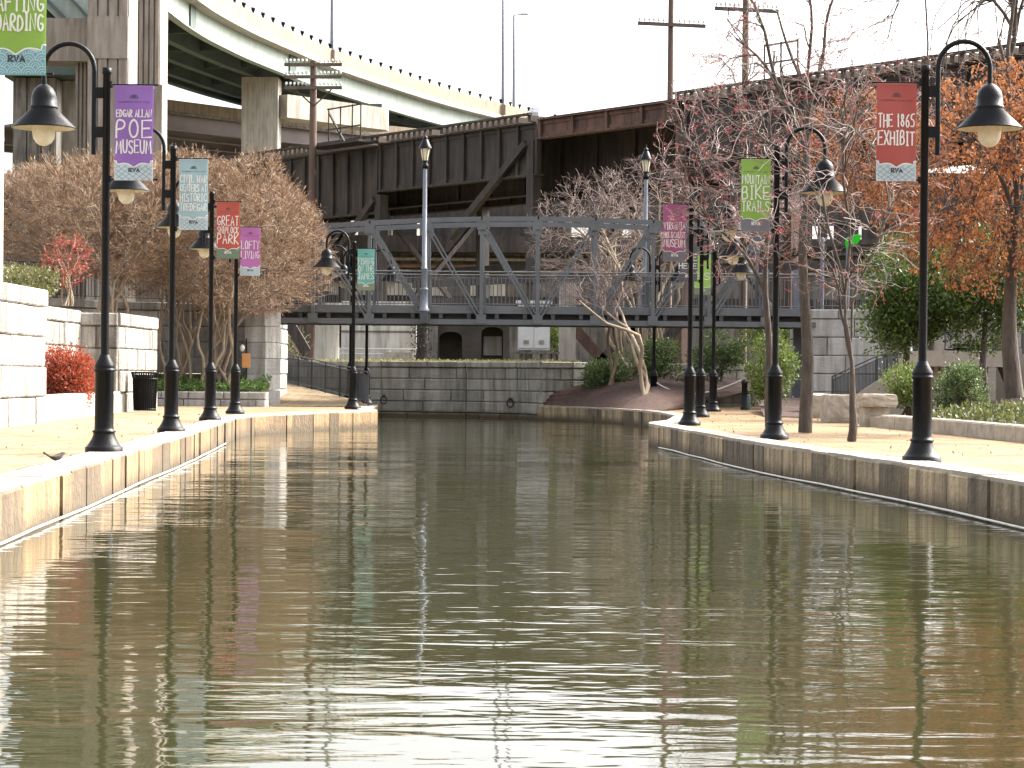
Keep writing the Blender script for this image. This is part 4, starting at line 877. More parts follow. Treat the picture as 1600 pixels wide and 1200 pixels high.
b = MB(); xa, xb = P(755, 540, 88).x, P(784, 540, 88).x; b.box(((xa + xb) / 2, 88.85, P(770, 540, 88).z), (xb - xa, .06, .75)); b.build('pale_patch', M_conc, t)  # plain paler rectangle inside the right-hand arched niche
b = MB(); p = P(676, 540, 87); b.box((p.x, 87.8, 2.8), (.34, .34, 2.6)); b.build('buttress', M_conc_d, t)
t = empty('electrical_cabinet', P(834, 552, 80), 'light grey two door electrical cabinet on a raised stand behind the end wall', 'cabinet')
xa, xb = P(809, 540, 80).x, P(859, 540, 80).x; z0, z1 = P(834, 547, 80).z, P(834, 474, 80).z; xc = (xa + xb) / 2
b = MB(); b.box((xc, 80.4, (z0 + z1) / 2), (xb - xa, .7, z1 - z0)); b.box((xc, 80.38, z1 + .05), (xb - xa + .16, .86, .1)); b.build('body', M_cab, t)
for s in (-1, 1):
    b = MB(); b.box((xc + s * (xb - xa) * .24, 80.03, (z0 + z1) / 2), ((xb - xa) * .46, .03, (z1 - z0) * .92)); d = b.build('door', M_cab, t)
    b = MB(); b.box((xc + s * .06, 80.0, (z0 + z1) / 2 + .1), (.025, .04, .16)); b.build('handle', M_black, d)
    b = MB()
    for k in range(4): b.box((xc + s * (xb - xa) * .24, 80.01, z0 + .22 + k * .04), (.2, .02, .015))
    b.build('louvre', M_conc_d, d)
b = MB(); b.box((xc + .1, 80.3, z0 - .1), (xb - xa + .5, .9, .07)); 
for s in (-.6, -.2, .2, .6): b.box((xc + .1 + s * .9, 80.3, (1.6 + z0) / 2 - .08), (.07, .5, z0 - 1.6 - .1))
b.build('stand', M_conc_d, t)
for px, w_, lab in ((886, 13, 'square grey concrete post right of the electrical cabinet'), (1195, 5, 'slim grey steel post behind the shrubs on the right'), (1245, 6, 'slim pale steel post close to the right bridge abutment')):
    b = MB(); p = P(px, 560, 82 if px < 900 else 70); wv = w_ * p.y / F * 2; b.box((p.x, p.y, (.5 + 3.6) / 2 + .6), (wv, wv, 4.2)); b.box((p.x, p.y, 1.2), (wv * 1.2, wv * 1.2, 1.4)); tag(b.build('post', M_conc if px < 900 else M_lpole), lab, 'post')

# ------------------------------------------------------------------ highway flyovers and their piers
def sweep(mb, path, prof, closed=True):
    """profile (offset to the right-hand normal, z) swept along a plan path [(x,y,z)]"""
    k = len(path); m_ = len(prof); vs = []
    for i, p in enumerate(path):
        a, c = Vector(path[max(i - 1, 0)]), Vector(path[min(i + 1, k - 1)]); t_ = (c - a); t_.z = 0; t_.normalize(); nn = Vector((-t_.y, t_.x, 0))
        for o, z in prof: vs.append(Vector(p) + nn * o + Vector((0, 0, z)))
    fs = [(i * m_ + j, i * m_ + (j + 1) % m_, (i + 1) * m_ + (j + 1) % m_, (i + 1) * m_ + j) for i in range(k - 1) for j in range(m_)]
    fs += [tuple(range(m_ - 1, -1, -1)), tuple((k - 1) * m_ + j for j in range(m_))]
    mb.add(vs, fs); return mb
def rect(o0, o1, z0, z1): return [(o0, z0), (o0, z1), (o1, z1), (o1, z0)]
ZF = 26.0
fp = []
for px, y in ((215, -124), (245, -95), (280, -60), (312, -32), (345, -9), (400, 22), (460, 50), (520, 77), (600, 106), (700, 139), (800, 166), (868, 185), (930, 201), (990, 215)):
    d = G(px, y, ZF); fp.append(d)
path = []
for i in range(len(fp) - 1):
    for u in np.linspace(0, 1, 6)[:-1]:
        p0, p1, p2, p3 = fp[max(i - 1, 0)], fp[i], fp[i + 1], fp[min(i + 2, len(fp) - 1)]
        path.append(.5 * ((2 * p1) + (-p0 + p2) * u + (2 * p0 - 5 * p1 + 4 * p2 - p3) * u * u + (-p0 + 3 * p1 - 3 * p2 + p3) * u ** 3))
path.append(fp[-1])
t = empty('highway_flyover', (fp[4].x, fp[4].y, 1.7), 'curved highway flyover with tan parapet and mint green girders', 'flyover')
b = MB(); sweep(b, path, [(0, -1.05), (0, 0), (.3, 0), (.4, -.9), (.4, -1.05)]); b.build('parapet', M_parapet, t)
b = MB(); sweep(b, path, [(-.12, -1.45), (-.12, -1.06), (11.5, -1.06), (11.5, -1.45)]); b.build('deck', M_conc, t)
b = MB(); sweep(b, path, rect(11.2, 11.5, -1.05, 0)); b.build('parapet', M_parapet, t)
for k, o_ in enumerate((.75, 3.4, 6.2, 9.0, 10.8)):
    b = MB(); zb1 = -3.0; sweep(b, path, rect(o_, o_ + .06, zb1, -1.46)); sweep(b, path, rect(o_ - .25, o_ + .31, zb1 - .08, zb1 - .005)); b.build('girder', M_mint if k == 0 else M_green_d, t)
for p_, q_ in zip(path[4::5], path[5::5]):
    b = MB(); d = (q_ - p_).normalized(); nn = Vector((-d.y, d.x, 0)); b.beam(p_ + nn * .8 + Vector((0, 0, -2.2)), p_ + nn * 10.8 + Vector((0, 0, -2.2)), .2, 1.0); b.build('cross_frame', M_green_d, t)
for i_ in (16, 31):
    b = MB(); p_ = path[i_]; d = (path[i_ + 1] - p_).normalized(); nn = Vector((-d.y, d.x, 0)); b.beam(p_ - d * .7 + nn * .68 + Vector((0, 0, -2.2)), p_ + d * .7 + nn * .68 + Vector((0, 0, -2.2)), .1, 1.5); b.build('splice_plate', M_green_d, t)
cum = 0.0; last = None; knob = None
for p_, q_ in zip(path[:-1], path[1:]):
    L = (q_ - p_).length
    while cum < L:
        c = p_ + (q_ - p_) * (cum / L); d = (q_ - p_).normalized(); nn = Vector((-d.y, d.x, 0)); c = c + nn * .15
        if knob is None:
            b = MB(); b.box((c.x, c.y, c.z + .12), (.16, .16, .24)); b.box((c.x, c.y, c.z + .32), (.26, .26, .2)); knob = b.build('rail_post', M_black, t); kc = c.copy()
        else:
            k2 = knob.copy(); col.objects.link(k2); k2.parent = t; k2.location = knob.location + (c - kc)
        cum += 2.1
    cum -= L
b = MB(); b.tube([p_ + Vector((0, 0, .34)) for p_ in path], .025, 4); b.build('rail_wire', M_black, t)
# lamp masts and a car on the flyover
for px, yb, yt, lab in ((519, 78, -120, 'tall thin lamp mast rising from the flyover at left'), (786, 163, -30, 'tall thin lamp mast rising from the flyover at centre'), (803, 168, 24, 'thin far lamp mast with small head just right of the taller one')):
    Y = G(px, yb - 1, ZF).y + (0.2 if px < 800 else 9.5); p0, p1 = P(px, yb + 3, Y), P(px, yt, Y)
    r_ = empty('lamp_mast', p0, lab, 'lamp mast', 'thin lamp masts on the flyover')
    b = MB(); b.tube([p0, p1], [.17, .09], 8); b.build('mast', M_lpole, r_)
    b = MB(); b.box((p0.x, p0.y - .3, p0.z - .35), (.5, .5, .9)); b.build('foot', M_parapet, r_)
    b = MB(); b.beam(p1, p1 + Vector((.75 if px > 800 else -1.6, 0, .12)), .1, .1); b.box(p1 + Vector((1.0 if px > 800 else -1.8, 0, .12)), (.7, .3, .14)); b.build('lamp_head', M_lpole, r_)
c = G(817, 169, ZF) + Vector((1.5, 4, -1.05)); rz = math.atan2(-.45, -.2)
t = empty('car', c, 'small silver car driving along the far end of the flyover', 'car', rz=math.atan2((path[45] - path[44]).y, (path[45] - path[44]).x))
b = MB(); b.hexa([(-2.1, -.85, .3), (2.1, -.85, .3), (2.1, .85, .3), (-2.1, .85, .3)], [(-2.05, -.82, .95), (2.0, -.82, .85), (2.0, .82, .85), (-2.05, .82, .95)]); b.hexa([(-1.6, -.78, .951), (1.0, -.78, .92), (1.0, .78, .92), (-1.6, .78, .951)], [(-1.0, -.62, 1.5), (.3, -.62, 1.5), (.3, .62, 1.5), (-1.0, .62, 1.5)]); b.build('body', M_carpaint, t, local=True)
for s in (-1, 1):
    b = MB(); b.hexa([(-1.35, s * .76 - .01, 1.0), (.8, s * .76 - .01, 1.0), (.8, s * .76 + .01, 1.0), (-1.35, s * .76 + .01, 1.0)], [(-.95, s * .66 - .01, 1.42), (.35, s * .66 - .01, 1.42), (.35, s * .66 + .01, 1.42), (-.95, s * .66 + .01, 1.42)]); b.build('window', M_glassdark, t, local=True)
    for x in (-1.3, 1.3): b = MB(); b.tube([(x, s * .88, .32), (x, s * .66, .32)], .32, 14); b.build('wheel', M_rubber, t, local=True)

t = empty('flyover_pier', P(405, 262, 163), 'concrete column with a long rounded pier cap under the flyover', 'flyover pier')
YP = 163.0; xa, xb = P(377, 200, YP).x, P(434, 200, YP).x; b = MB(); zc = 22.9; b.box(((xa + xb) / 2, YP + 1.2, (1.5 + zc) / 2), (xb - xa, 2.4, zc - 1.5)); b.build('column', M_conc, t)
b = MB(); a_, c_ = P(434, 178, YP + 1), P(590, 178, YP + 9); hh = (P(500, 160, YP + 4).z - P(500, 195, YP + 4).z)
d = (c_ - a_); d.z = 0; d.normalize(); nn = Vector((-d.y, d.x, 0)); z0, z1 = P(520, 195, YP + 5).z, P(520, 160, YP + 5).z
outl = [a_ - nn * 1, c_ - nn * 1, c_ - nn * .7 + d * .5, c_ + d * .65, c_ + nn * .7 + d * .5, c_ + nn * 1, a_ + nn * 1]
prism(b, [(p.x, p.y) for p in outl], z0, z1); b.build('pier_cap', M_conc, t)
b = MB(); p = P(588, 157, YP + 8.4); b.box((p.x, p.y, z1 + .15), (.9, .9, .3)); b.build('bearing', M_green_d, t)

t = empty('flyover_pier', P(160, 280, 106), 'pair of tall ribbed concrete piers with a cross beam at upper left', 'flyover pier')
YP = 106.0
def ribbed(px0, px1, Y, z0, z1, dep, nr, name='column', m=M_conc_w):
    xa, xb = P(px0, 200, Y).x, P(px1, 200, Y).x; b = MB(); b.box(((xa + xb) / 2, Y + dep / 2, (z0 + z1) / 2), (xb - xa, dep, z1 - z0))
    w_ = (xb - xa) / nr
    for i in range(nr): b.box((xa + w_ * (i + .5), Y - .06, (z0 + z1) / 2), (w_ - .09, .12, z1 - z0))
    return b.build(name, m, t)
zt2 = P(200, -60, YP).z
ribbed(136, 200, YP, 1.5, zt2, 2.5, 4); xa, xb = P(136.5, 200, YP).x, P(199.5, 200, YP).x
b = MB(); za, zb_ = P(165, 92, YP).z, P(165, 26, YP).z; b.box(((xa + xb) / 2, YP + .5, (za + zb_) / 2), (xb - xa, 1.36, zb_ - za)); b.build('beam_end', M_conc_w, t)
ribbed(207, 249, YP + 6, 1.5, P(200, -60, YP + 6).z, 2.5, 5)
b = MB(); xa, xb = P(200, 200, YP + 5).x, P(249.5, 200, YP + 5).x; za, zb_ = P(200, 190, YP + 5).z, P(200, 129, YP + 5).z; b.box(((xa + xb) / 2, YP + 6.4, za - 6), (xb - xa, 1.2, (za - 1.5) * 2 - 8)) if False else None
b.box(((xa + xb) / 2, YP + 5.78, (zb_ + 1.5) / 2), (xb - xa, .2, zb_ - 1.5)); b.build('lower_face', M_conc_w, t)
ribbed(117, 136, YP + 2, 1.5, P(120, 95, YP + 2).z, 2.0, 3)
b = MB(); xa, xb = P(40, 60, YP + 1).x, P(136, 60, YP + 1).x; za, zb_ = P(100, 94, YP + 1).z, P(100, 27, YP + 1).z; b.box(((xa + xb) / 2, YP + 2.2, (za + zb_) / 2), (xb - xa, 2.0, zb_ - za)); b.build('cross_beam', M_conc_w, t)
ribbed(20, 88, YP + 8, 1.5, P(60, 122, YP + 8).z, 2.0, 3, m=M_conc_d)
xa, xb = P(88, 60, YP + 9).x, P(118, 60, YP + 9).x; b = MB(); b.box(((xa + xb) / 2, YP + 10, (1.5 + P(100, 122, YP + 9).z) / 2), (xb - xa, 1, P(100, 122, YP + 9).z - 1.5)); b.build('infill_wall', M_conc, t)
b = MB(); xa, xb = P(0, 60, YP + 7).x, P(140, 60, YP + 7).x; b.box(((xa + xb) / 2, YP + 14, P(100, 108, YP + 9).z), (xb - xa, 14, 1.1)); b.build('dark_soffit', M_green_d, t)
# sloping mint girder above the left cross beam
t = empty('approach_girder', P(100, 20, 109), 'pale mint girder sloping above the left cross beam', 'girder')
b = MB(); a_, c_ = P(66, -22, 109.0), P(140, 44, 109.0); b.beam(P(60, -40, 110.0), P(150, 50, 110.0), .12, 1.8); b.build('web', M_mint, t)
b = MB(); b.beam(P(66, -8, 109.9), P(112, 40, 109.9), .5, .16); b.beam(P(92, -24, 109.9), P(142, 32, 109.9), .5, .16); b.build('flange', M_green_d, t)

# lower highway
t = empty('lower_highway', P(500, 200, 165), 'lower concrete highway bridge with mauve girders passing behind the piers', 'highway bridge')
ZL = 21.9; lp = [G(px, y, ZL) for px, y in ((185, 147), (245, 153), (376, 170), (540, 189), (700, 206), (860, 222), (1000, 234))]
b = MB(); sweep(b, lp, rect(0, .4, -.85, 0)); b.build('parapet', M_parapet, t)
b = MB(); sweep(b, lp, rect(-.1, 26, -1.05, -.86)); b.build('deck', M_conc_d, t)
for o_ in (.5, 5, 10, 15, 20, 25): b = MB(); sweep(b, lp, rect(o_, o_ + .1, -2.1, -1.06)); sweep(b, lp, rect(o_ - .2, o_ + .3, -2.2, -2.11)); b.build('girder', M_mauve, t)
for px in (300, 452, 640, 800):
    Y = 184 if px != 452 else 179; p = P(px, 300, Y); b = MB(); rr_ = .82; zt3 = 19.65; b.lathe((p.x, Y, 1.5), [(rr_, 0), (rr_, zt3 - 2.6 - 1.5)], 20); cl_ = b.build('column', M_conc, t)
    b = MB(); b.lathe((p.x, Y, zt3 - 2.6), [(rr_ + .03, 0), (rr_ + .03, 1.0)], 20); b.lathe((p.x, Y, zt3 - 1.6), [(.12, 0), (.12, 1.5)], 8); b.build('collar', M_mauve, cl_)
b = MB(); a_, c_ = P(255, 238, 178), P(1150, 300, 178); 
for i in range(14):
    p = P(180 + i * 70, 300, 182 + (i % 3) * 4); b.box((p.x, p.y, 9.5), (1.4, 1.4, 16))
b.box((P(600, 300, 196).x, 196, 6.6), (90, 3, 10)); b.build('abutment_wall', M_conc_d, t)

# ------------------------------------------------------------------ plants
def tubes_np(paths, rads, S):
    N, K, _ = paths.shape
    T = np.empty_like(paths); T[:, 1:-1] = paths[:, 2:] - paths[:, :-2]; T[:, 0] = paths[:, 1] - paths[:, 0]; T[:, -1] = paths[:, -1] - paths[:, -2]
    T /= np.linalg.norm(T, axis=2, keepdims=True) + 1e-9
    m_ = T.mean(axis=1); ref = np.where(np.abs(m_[:, 2:3]) > .8, np.array([[1., .2, 0]]), np.array([[0, .1, 1.]]))
    A = np.cross(T, ref[:, None, :]); A /= np.linalg.norm(A, axis=2, keepdims=True) + 1e-9; B = np.cross(T, A)
    th = np.arange(S) * 2 * np.pi / S
    V_ = paths[:, :, None, :] + rads[:, :, None, None] * (A[:, :, None, :] * np.cos(th)[None, None, :, None] + B[:, :, None, :] * np.sin(th)[None, None, :, None])
    idx = np.arange(N * K * S).reshape(N, K, S); a = idx[:, :-1, :]; b = idx[:, 1:, :]
    Fq = np.stack([a, np.roll(a, -1, 2), np.roll(b, -1, 2), b], axis=-1).reshape(-1, 4)
    return V_.reshape(-1, 3), Fq
def join(parts):
    vs, fs, k = [], [], 0
    for v, f in parts: vs.append(v); fs.append(f + k); k += len(v)
    return np.concatenate(vs), np.concatenate(fs)
def bez(rng, p0, d0, p1, K, wob):
    N = len(p0); L = np.linalg.norm(p1 - p0, axis=1)[:, None]; c = p0 + d0 * L * .45
    tt = np.linspace(0, 1, K)[None, :, None]
    pts = (1 - tt) ** 2 * p0[:, None] + 2 * tt * (1 - tt) * c[:, None] + tt ** 2 * p1[:, None]
    ph = rng.uniform(0, 6.28, (N, 1, 3)); fr = rng.uniform(4, 9, (N, 1, 3))
    return pts + wob * L[:, :, None] * np.sin(fr * tt + ph) * tt * (1 - tt) * 2
def grow(rng, base, stems, r0, levels, up=0.6, stem_wob=.12, base_spread=.15):
    """stems: array of stem-top targets; levels: (count, sampler, max length, start radius factor, tip radius, points, wobble)"""
    base = np.array(base, float); N = len(stems); b0 = base + np.c_[rng.normal(0, base_spread, (N, 2)), np.zeros(N)]
    d0 = np.tile([0, 0, 1.], (N, 1)) + rng.normal(0, .15, (N, 3)); K = 9
    pts = bez(rng, b0, d0, stems, K, stem_wob); rad = r0 * (np.linspace(1, .38, K)[None, :] * np.ones((N, 1)))
    out = [(pts, rad)]
    for (n, samp, Lm, rf, tip, K, wob) in levels:
        P0, R0 = out[-1]; k0 = max(1, int(P0.shape[1] * .35)); T = np.gradient(P0, axis=1)
        nodes = P0[:, k0:].reshape(-1, 3); nd = T[:, k0:].reshape(-1, 3); nd = nd / (np.linalg.norm(nd, axis=1, keepdims=True) + 1e-9); nr = R0[:, k0:].reshape(-1)
        tg = samp(rng, n); pick = np.empty(n, int)
        for i in range(0, n, 400):
            D = tg[i:i + 400, None, :] - nodes[None]; L = np.linalg.norm(D, axis=2); c = L * (1 + up * np.clip(-D[:, :, 2] / (L + 1e-6), 0, 1)) * (1 - .35 * (D * nd[None]).sum(2) / (L + 1e-6)) * rng.uniform(.8, 1.25, L.shape)
            pick[i:i + 400] = c.argmin(1)
        p0 = nodes[pick]; dv = tg - p0; L = np.linalg.norm(dv, axis=1, keepdims=True); dv = dv * np.minimum(1, Lm * rng.uniform(.6, 1.1, (n, 1)) / (L + 1e-6))
        d0 = nd[pick] * .7 + dv / (np.linalg.norm(dv, axis=1, keepdims=True) + 1e-9) * .6; d0 /= np.linalg.norm(d0, axis=1, keepdims=True) + 1e-9
        pts = bez(rng, p0, d0, p0 + dv, K, wob); rr = nr[pick] * rf
        rad = np.maximum(rr[:, None] * np.linspace(1, .0, K)[None] + tip * np.linspace(0, 1, K)[None], tip * .8)
        out.append((pts, rad))
    return out
def ell(c, r, inner=.35, zlo=None, power=.5, wild=0.0, wseed=0):
    c = np.array(c, float); r = np.array(r, float); wr_ = np.random.default_rng(wseed); wd_ = wr_.normal(0, 1, (26, 3)); wd_ /= np.linalg.norm(wd_, axis=1, keepdims=True); wa_ = wr_.uniform(-1, 1, 26)
    def f(rng, n):
        res = np.zeros((0, 3))
        while len(res) < n:
            d = rng.normal(0, 1, (n * 2, 3)); d /= np.linalg.norm(d, axis=1, keepdims=True); q = inner + (1 - inner) * rng.uniform(0, 1, (n * 2, 1)) ** power
            if wild: q = q * (1 + wild * (wa_[None] * np.exp(-(1 - d @ wd_.T) / .06)).sum(1, keepdims=True))
            p = c + d * q * r
            if zlo is not None: p = p[p[:, 2] > zlo]
            res = np.concatenate([res, p])
        return res[:n]
    return f
def leaf_quads(rng, pts, size, aspect=2.2, droop=0.0, dirs=None):
    n = len(pts); a = rng.normal(0, 1, (n, 3)) if dirs is None else dirs + rng.normal(0, .45, (n, 3)); a[:, 2] -= droop; a /= np.linalg.norm(a, axis=1, keepdims=True) + 1e-9
    b = np.cross(a, rng.normal(0, 1, (n, 3))); b /= np.linalg.norm(b, axis=1, keepdims=True) + 1e-9
    s = size * rng.uniform(.6, 1.35, (n, 1)); a = a * s; b = b * s / aspect
    v = np.stack([pts, pts + a * .45 + b * .5, pts + a, pts + a * .5 - b * .5], axis=1).reshape(-1, 3); f = np.arange(n * 4).reshape(n, 4); return v, f
def along(rng, paths, n, lo=.3):
    N, K, _ = paths.shape; i = rng.integers(0, N, n); u = rng.uniform(lo, 1, n) * (K - 1); k = np.minimum(u.astype(int), K - 2); w_ = (u - k)[:, None]
    p = paths[i, k] * (1 - w_) + paths[i, k + 1] * w_; d = paths[i, k + 1] - paths[i, k]; d /= np.linalg.norm(d, axis=1, keepdims=True) + 1e-9; return p, d

# crape myrtles: many smooth stems, dense dome of tan seed-head twigs
def myrtle(seed, base, crown_c, crown_r, n_stem, twigs, label, zlo, name='crape_myrtle', twm=None, bkm=None, seeds=1.0, grp='crape myrtles on the left bank'):
    rng = np.random.default_rng(seed); cc = np.array(crown_c, float); cr_ = np.array(crown_r, float)
    r = empty(name, base, label, 'tree', grp)
    st = ell(cc - [0, 0, cr_[2] * .15], cr_ * .55, .3)(rng, n_stem)
    lv = grow(rng, base, st, .055, [(n_stem * 7, ell(cc, cr_ * .85, .45, zlo), 1.9, .55, .012, 6, .10), (n_stem * 45, ell(cc, cr_ * .95, .55, zlo, .5, .22, seed), 1.3, .6, .007, 5, .10), (twigs, ell(cc + [0, 0, .15], cr_ * 1.05, .62, zlo - .2, .6, .26, seed), .8, .8, .0045, 4, .10)], up=.9, base_spread=.22)
    v, f = join([tubes_np(*lv[0], 7), tubes_np(*lv[1], 5)]); mesh_np('trunk', v, f, bkm or M_barkc, r)
    parts = [tubes_np(*lv[2], 3), tubes_np(*lv[3], 3)]
    if seeds:
        p, d = along(rng, lv[3][0], int(twigs * 2.6 * seeds), .35); d = d + [0, 0, .35]
        parts.append(leaf_quads(rng, p + rng.normal(0, .03, p.shape), .15, 7.0, dirs=d))
    v, f = join(parts); mesh_np('crown', v, f, twm or M_twig, r, smooth=False); return r
def crown_px(px0, px1, py0, py1, Y, ry):
    a, b = P(px0, (py0 + py1) / 2, Y), P(px1, (py0 + py1) / 2, Y); t_, u_ = P((px0 + px1) / 2, py0, Y), P((px0 + px1) / 2, py1, Y)
    return ((a.x + b.x) / 2, Y, (t_.z + u_.z) / 2), ((b.x - a.x) / 2, ry, (t_.z - u_.z) / 2)
MY = [((330, 66.3, .9), (225, 520, 246, 505), 13, 7500, 'leaning brown crape myrtle nearest the footbridge, its crown overhanging the abutment'), ((278, 67.0, .95), (150, 430, 236, 478), 12, 6500, 'brown crape myrtle with fanned trunks rising from the planter beside the bin'),
      ((175, 64.5, 2.3), (50, 320, 252, 452), 9, 6500, 'brown crape myrtle behind the square granite pier'), ((75, 66, 2.5), (-60, 200, 262, 440), 9, 6000, 'leftmost brown crape myrtle above the coral red shrub'), ((400, 73.5, 3.0), (330, 505, 285, 480), 8, 4500, 'brown crape myrtle behind the left end of the footbridge')]
for i, ((px, Y, z), bx, ns, tw, lab) in enumerate(MY):
    c, r_ = crown_px(*bx, Y, 2.4); myrtle(30 + i, (X(px, Y, z), Y, z), c, r_, ns, tw, lab, c[2] - r_[2] * .85, seeds=.7)
# coral shrub
rng = np.random.default_rng(50); Y = 60.0; base = P(108, 478, Y); c, r_ = crown_px(62, 150, 358, 455, Y, .8); r = empty('coral_shrub', base, 'coral red twigged shrub in front of the brown crape myrtles', 'shrub')
st = ell(c, np.array(r_) * .6, .3)(rng, 7); lv = grow(rng, base, st, .03, [(40, ell(c, np.array(r_) * .9, .4), .8, .6, .008, 5, .1), (260, ell(c, r_, .5), .5, .6, .005, 4, .1)], base_spread=.1)
v, f = tubes_np(*lv[0], 5); mesh_np('trunk', v, f, M_barkc, r)
p, d = along(rng, lv[2][0], 850, .2); v, f = join([tubes_np(*lv[1], 4), tubes_np(*lv[2], 3), leaf_quads(rng, p, .10, 3.5, dirs=d)]); mesh_np('crown', v, f, M_coral, r, smooth=False)

# bare trees behind the bridge
def bare(seed, name, base, stems, r0, levels, label, bark, bud=None, nbud=0, budsize=.05, group=None, twig_from=3, up=.5, wob=.12, bs=.02, twm=None, cat='tree', spray=4):
    rng = np.random.default_rng(seed); r = empty(name, base, label, cat, group)
    lv = grow(rng, base, np.array(stems, float), r0, levels, up=up, stem_wob=wob, base_spread=bs)
    v, f = join([tubes_np(*q, s) for q, s in zip(lv[:twig_from], (9, 6, 5, 4))]); mesh_np('trunk', v, f, bark, r)
    parts = [tubes_np(*q, 3) for q in lv[twig_from:]]
    if parts: v, f = join(parts); mesh_np('crown', v, f, twm or M_barkm, r, smooth=False)
    if bud:
        n = nbud // spray; p, d = along(rng, lv[-1][0], n, .45); p = np.repeat(p, spray, 0) + rng.normal(0, budsize * .6, (n * spray, 3)); v, f = leaf_quads(rng, p, budsize, 1.8); mesh_np('buds', v, f, bud, r, smooth=False)
    return r, lv
for i, (px, py, Y, z, bx, lab) in enumerate(((985, 612, 72.5, 1.2, (815, 1035, 262, 500), 'bare pale crape myrtle with leaning trunk behind the right half of the footbridge'), (1030, 600, 75, 1.4, (900, 1110, 240, 470), 'bare pinkish tree right of the far lantern lamp'))):
    c, r_ = crown_px(*bx, Y + 1, 1.6); rr_ = np.array(r_)
    tops = ell(c, rr_ * .5, .3)(np.random.default_rng(60 + i), 7); 
    bare(61 + i, 'bare_tree', (X(px, Y), Y, z), tops, .07, [(45, ell(c, rr_ * .85, .3), 1.6, .55, .012, 6, .12), (320, ell(c, rr_, .4), 1.0, .6, .008, 5, .12), (2300, ell(c, rr_ * 1.03, .5), .5, .75, .005, 4, .14)], lab, M_barkc, twig_from=2, twm=M_twigr, bs=.18, group='bare trees behind the footbridge')
# white leaning trunk at the waterside
bare(66, 'bare_tree', P(1008, 618, 66), [P(948, 488, 67), P(962, 470, 68), P(905, 470, 66)], .075, [(14, ell(P(940, 440, 67), (1.4, .9, .9), .2), 1.2, .5, .01, 6, .12), (90, ell(P(930, 430, 67), (1.8, 1.2, 1.2), .3), .9, .6, .007, 5, .12)], 'slender leaning tree with pale bark beside the mulch at the water', M_barkc, twig_from=1, twm=M_twigr, bs=.03, up=.2, group='bare trees behind the footbridge')
bare(67, 'bare_tree', P(952, 615, 70), [P(950, 480, 70), P(962, 500, 70.3)], .07, [(14, ell(P(950, 450, 70), (1.2, .9, .9), .2), 1.2, .5, .01, 6, .12), (90, ell(P(950, 420, 70), (1.6, 1.2, 1.2), .3), .9, .6, .007, 5, .12)], 'upright slim bare tree growing close to the end wall', M_barkc, twig_from=1, twm=M_twigr, bs=.05, group='bare trees behind the footbridge')
# red-budded maples of the right walk
def maple(seed, px, py, fork, tops, crown, r0, lab, ntw, nb):
    z = WALK; b_ = G(px, py, z); rng = np.random.default_rng(seed); cs = []
    Y = b_.y; c, r_ = crown_px(*crown, Y, 2.6); rr_ = np.array(r_); st = np.array([P(*q, Y + dy) for *q, dy in tops], float)
    return bare(seed, 'red_maple', b_, [P(*fork, Y)], r0, [(len(st), lambda g, n: st, 99, .75, .02, 10, .05), (44, ell(c, rr_ * .95, .3), 3.0, .55, .010, 7, .08), (210, ell(c, rr_ * 1.05, .4), 1.7, .55, .006, 6, .09), (ntw, ell(c, rr_ * 1.1, .45), .75, .7, .0032, 4, .10)], lab, M_bark, M_bud, nb, .038, 'red budded maples along the right walk', 3, up=.5, wob=.025, bs=.005)
maple(71, 1258, 676, (1262, 210), [(1258, -90, 0), (1215, 20, .4), (1318, -50, -.3), (1150, 60, .3), (1130, -60, .2), (1180, 220, .3), (1330, 200, -.4)], (1075, 1365, -60, 400), .125, 'straight grey trunked maple with red buds behind the green banner lamp', 850, 2600)
maple(72, 1331, 689, (1328, 545), [(1285, 300, 0), (1318, 230, -.2), (1390, 330, .3), (1300, 420, .2)], (1170, 1480, 60, 480), .075, 'forked young maple with red buds nearest the stone blocks', 500, 1100)
maple(73, 1203, 670, (1201, 330), [(1160, 150, 0), (1120, 260, .3), (1210, 80, .2), (1090, 330, -.2)], (1025, 1260, 40, 430), .085, 'slim maple with red buds hidden behind the green banner lamp pole', 800, 2200)
# orange-leaved oaks
def oak(seed, base, crown, fork, tops, Y, lab, ntw, nl, r0, ry=2.4, lsize=.085):
    c, r_ = crown_px(*crown, Y, ry); rr_ = np.array(r_); rng = np.random.default_rng(seed)
    r = empty('oak_tree', base, lab, 'tree', 'oaks holding dry orange leaves'); st = np.array([P(*q, Y + dy) for *q, dy in tops], float)
    lv = grow(rng, base, np.array([P(*fork, Y)], float), r0, [(len(st), lambda g, n: st, 99, .7, .025, 9, .06), (40, ell(c, rr_ * .9, .3), 2.6, .5, .012, 7, .08), (260, ell(c, rr_, .3), 1.4, .55, .008, 6, .1), (ntw, ell(c, rr_, .3), .6, .7, .004, 4, .12)], up=.0, stem_wob=.02, base_spread=.005)
    v, f = join([tubes_np(*lv[0], 10), tubes_np(*lv[1], 8), tubes_np(*lv[2], 6)]); mesh_np('trunk', v, f, M_bark, r)
    v, f = join([tubes_np(*lv[3], 4), tubes_np(*lv[4], 3)]); mesh_np('branches', v, f, M_bark, r)
    p, d = along(rng, lv[4][0], nl // 11, .2); p = np.repeat(p, 11, 0) + rng.normal(0, .075, (len(p) * 11, 3)); v, f = leaf_quads(rng, p, lsize, 2.0, droop=.9); mesh_np('crown', v, f, M_orange, r, smooth=False); return r
oak(81, P(1585, 622, 40), (1345, 1800, 95, 470), (1588, 330), [(1590, -120, 0), (1560, 60, .4), (1500, 180, -.4), (1640, 200, .5), (1520, 330, -.6)], 40, 'big oak with dry orange leaves at the right edge above the planter', 2600, 21000, .17)
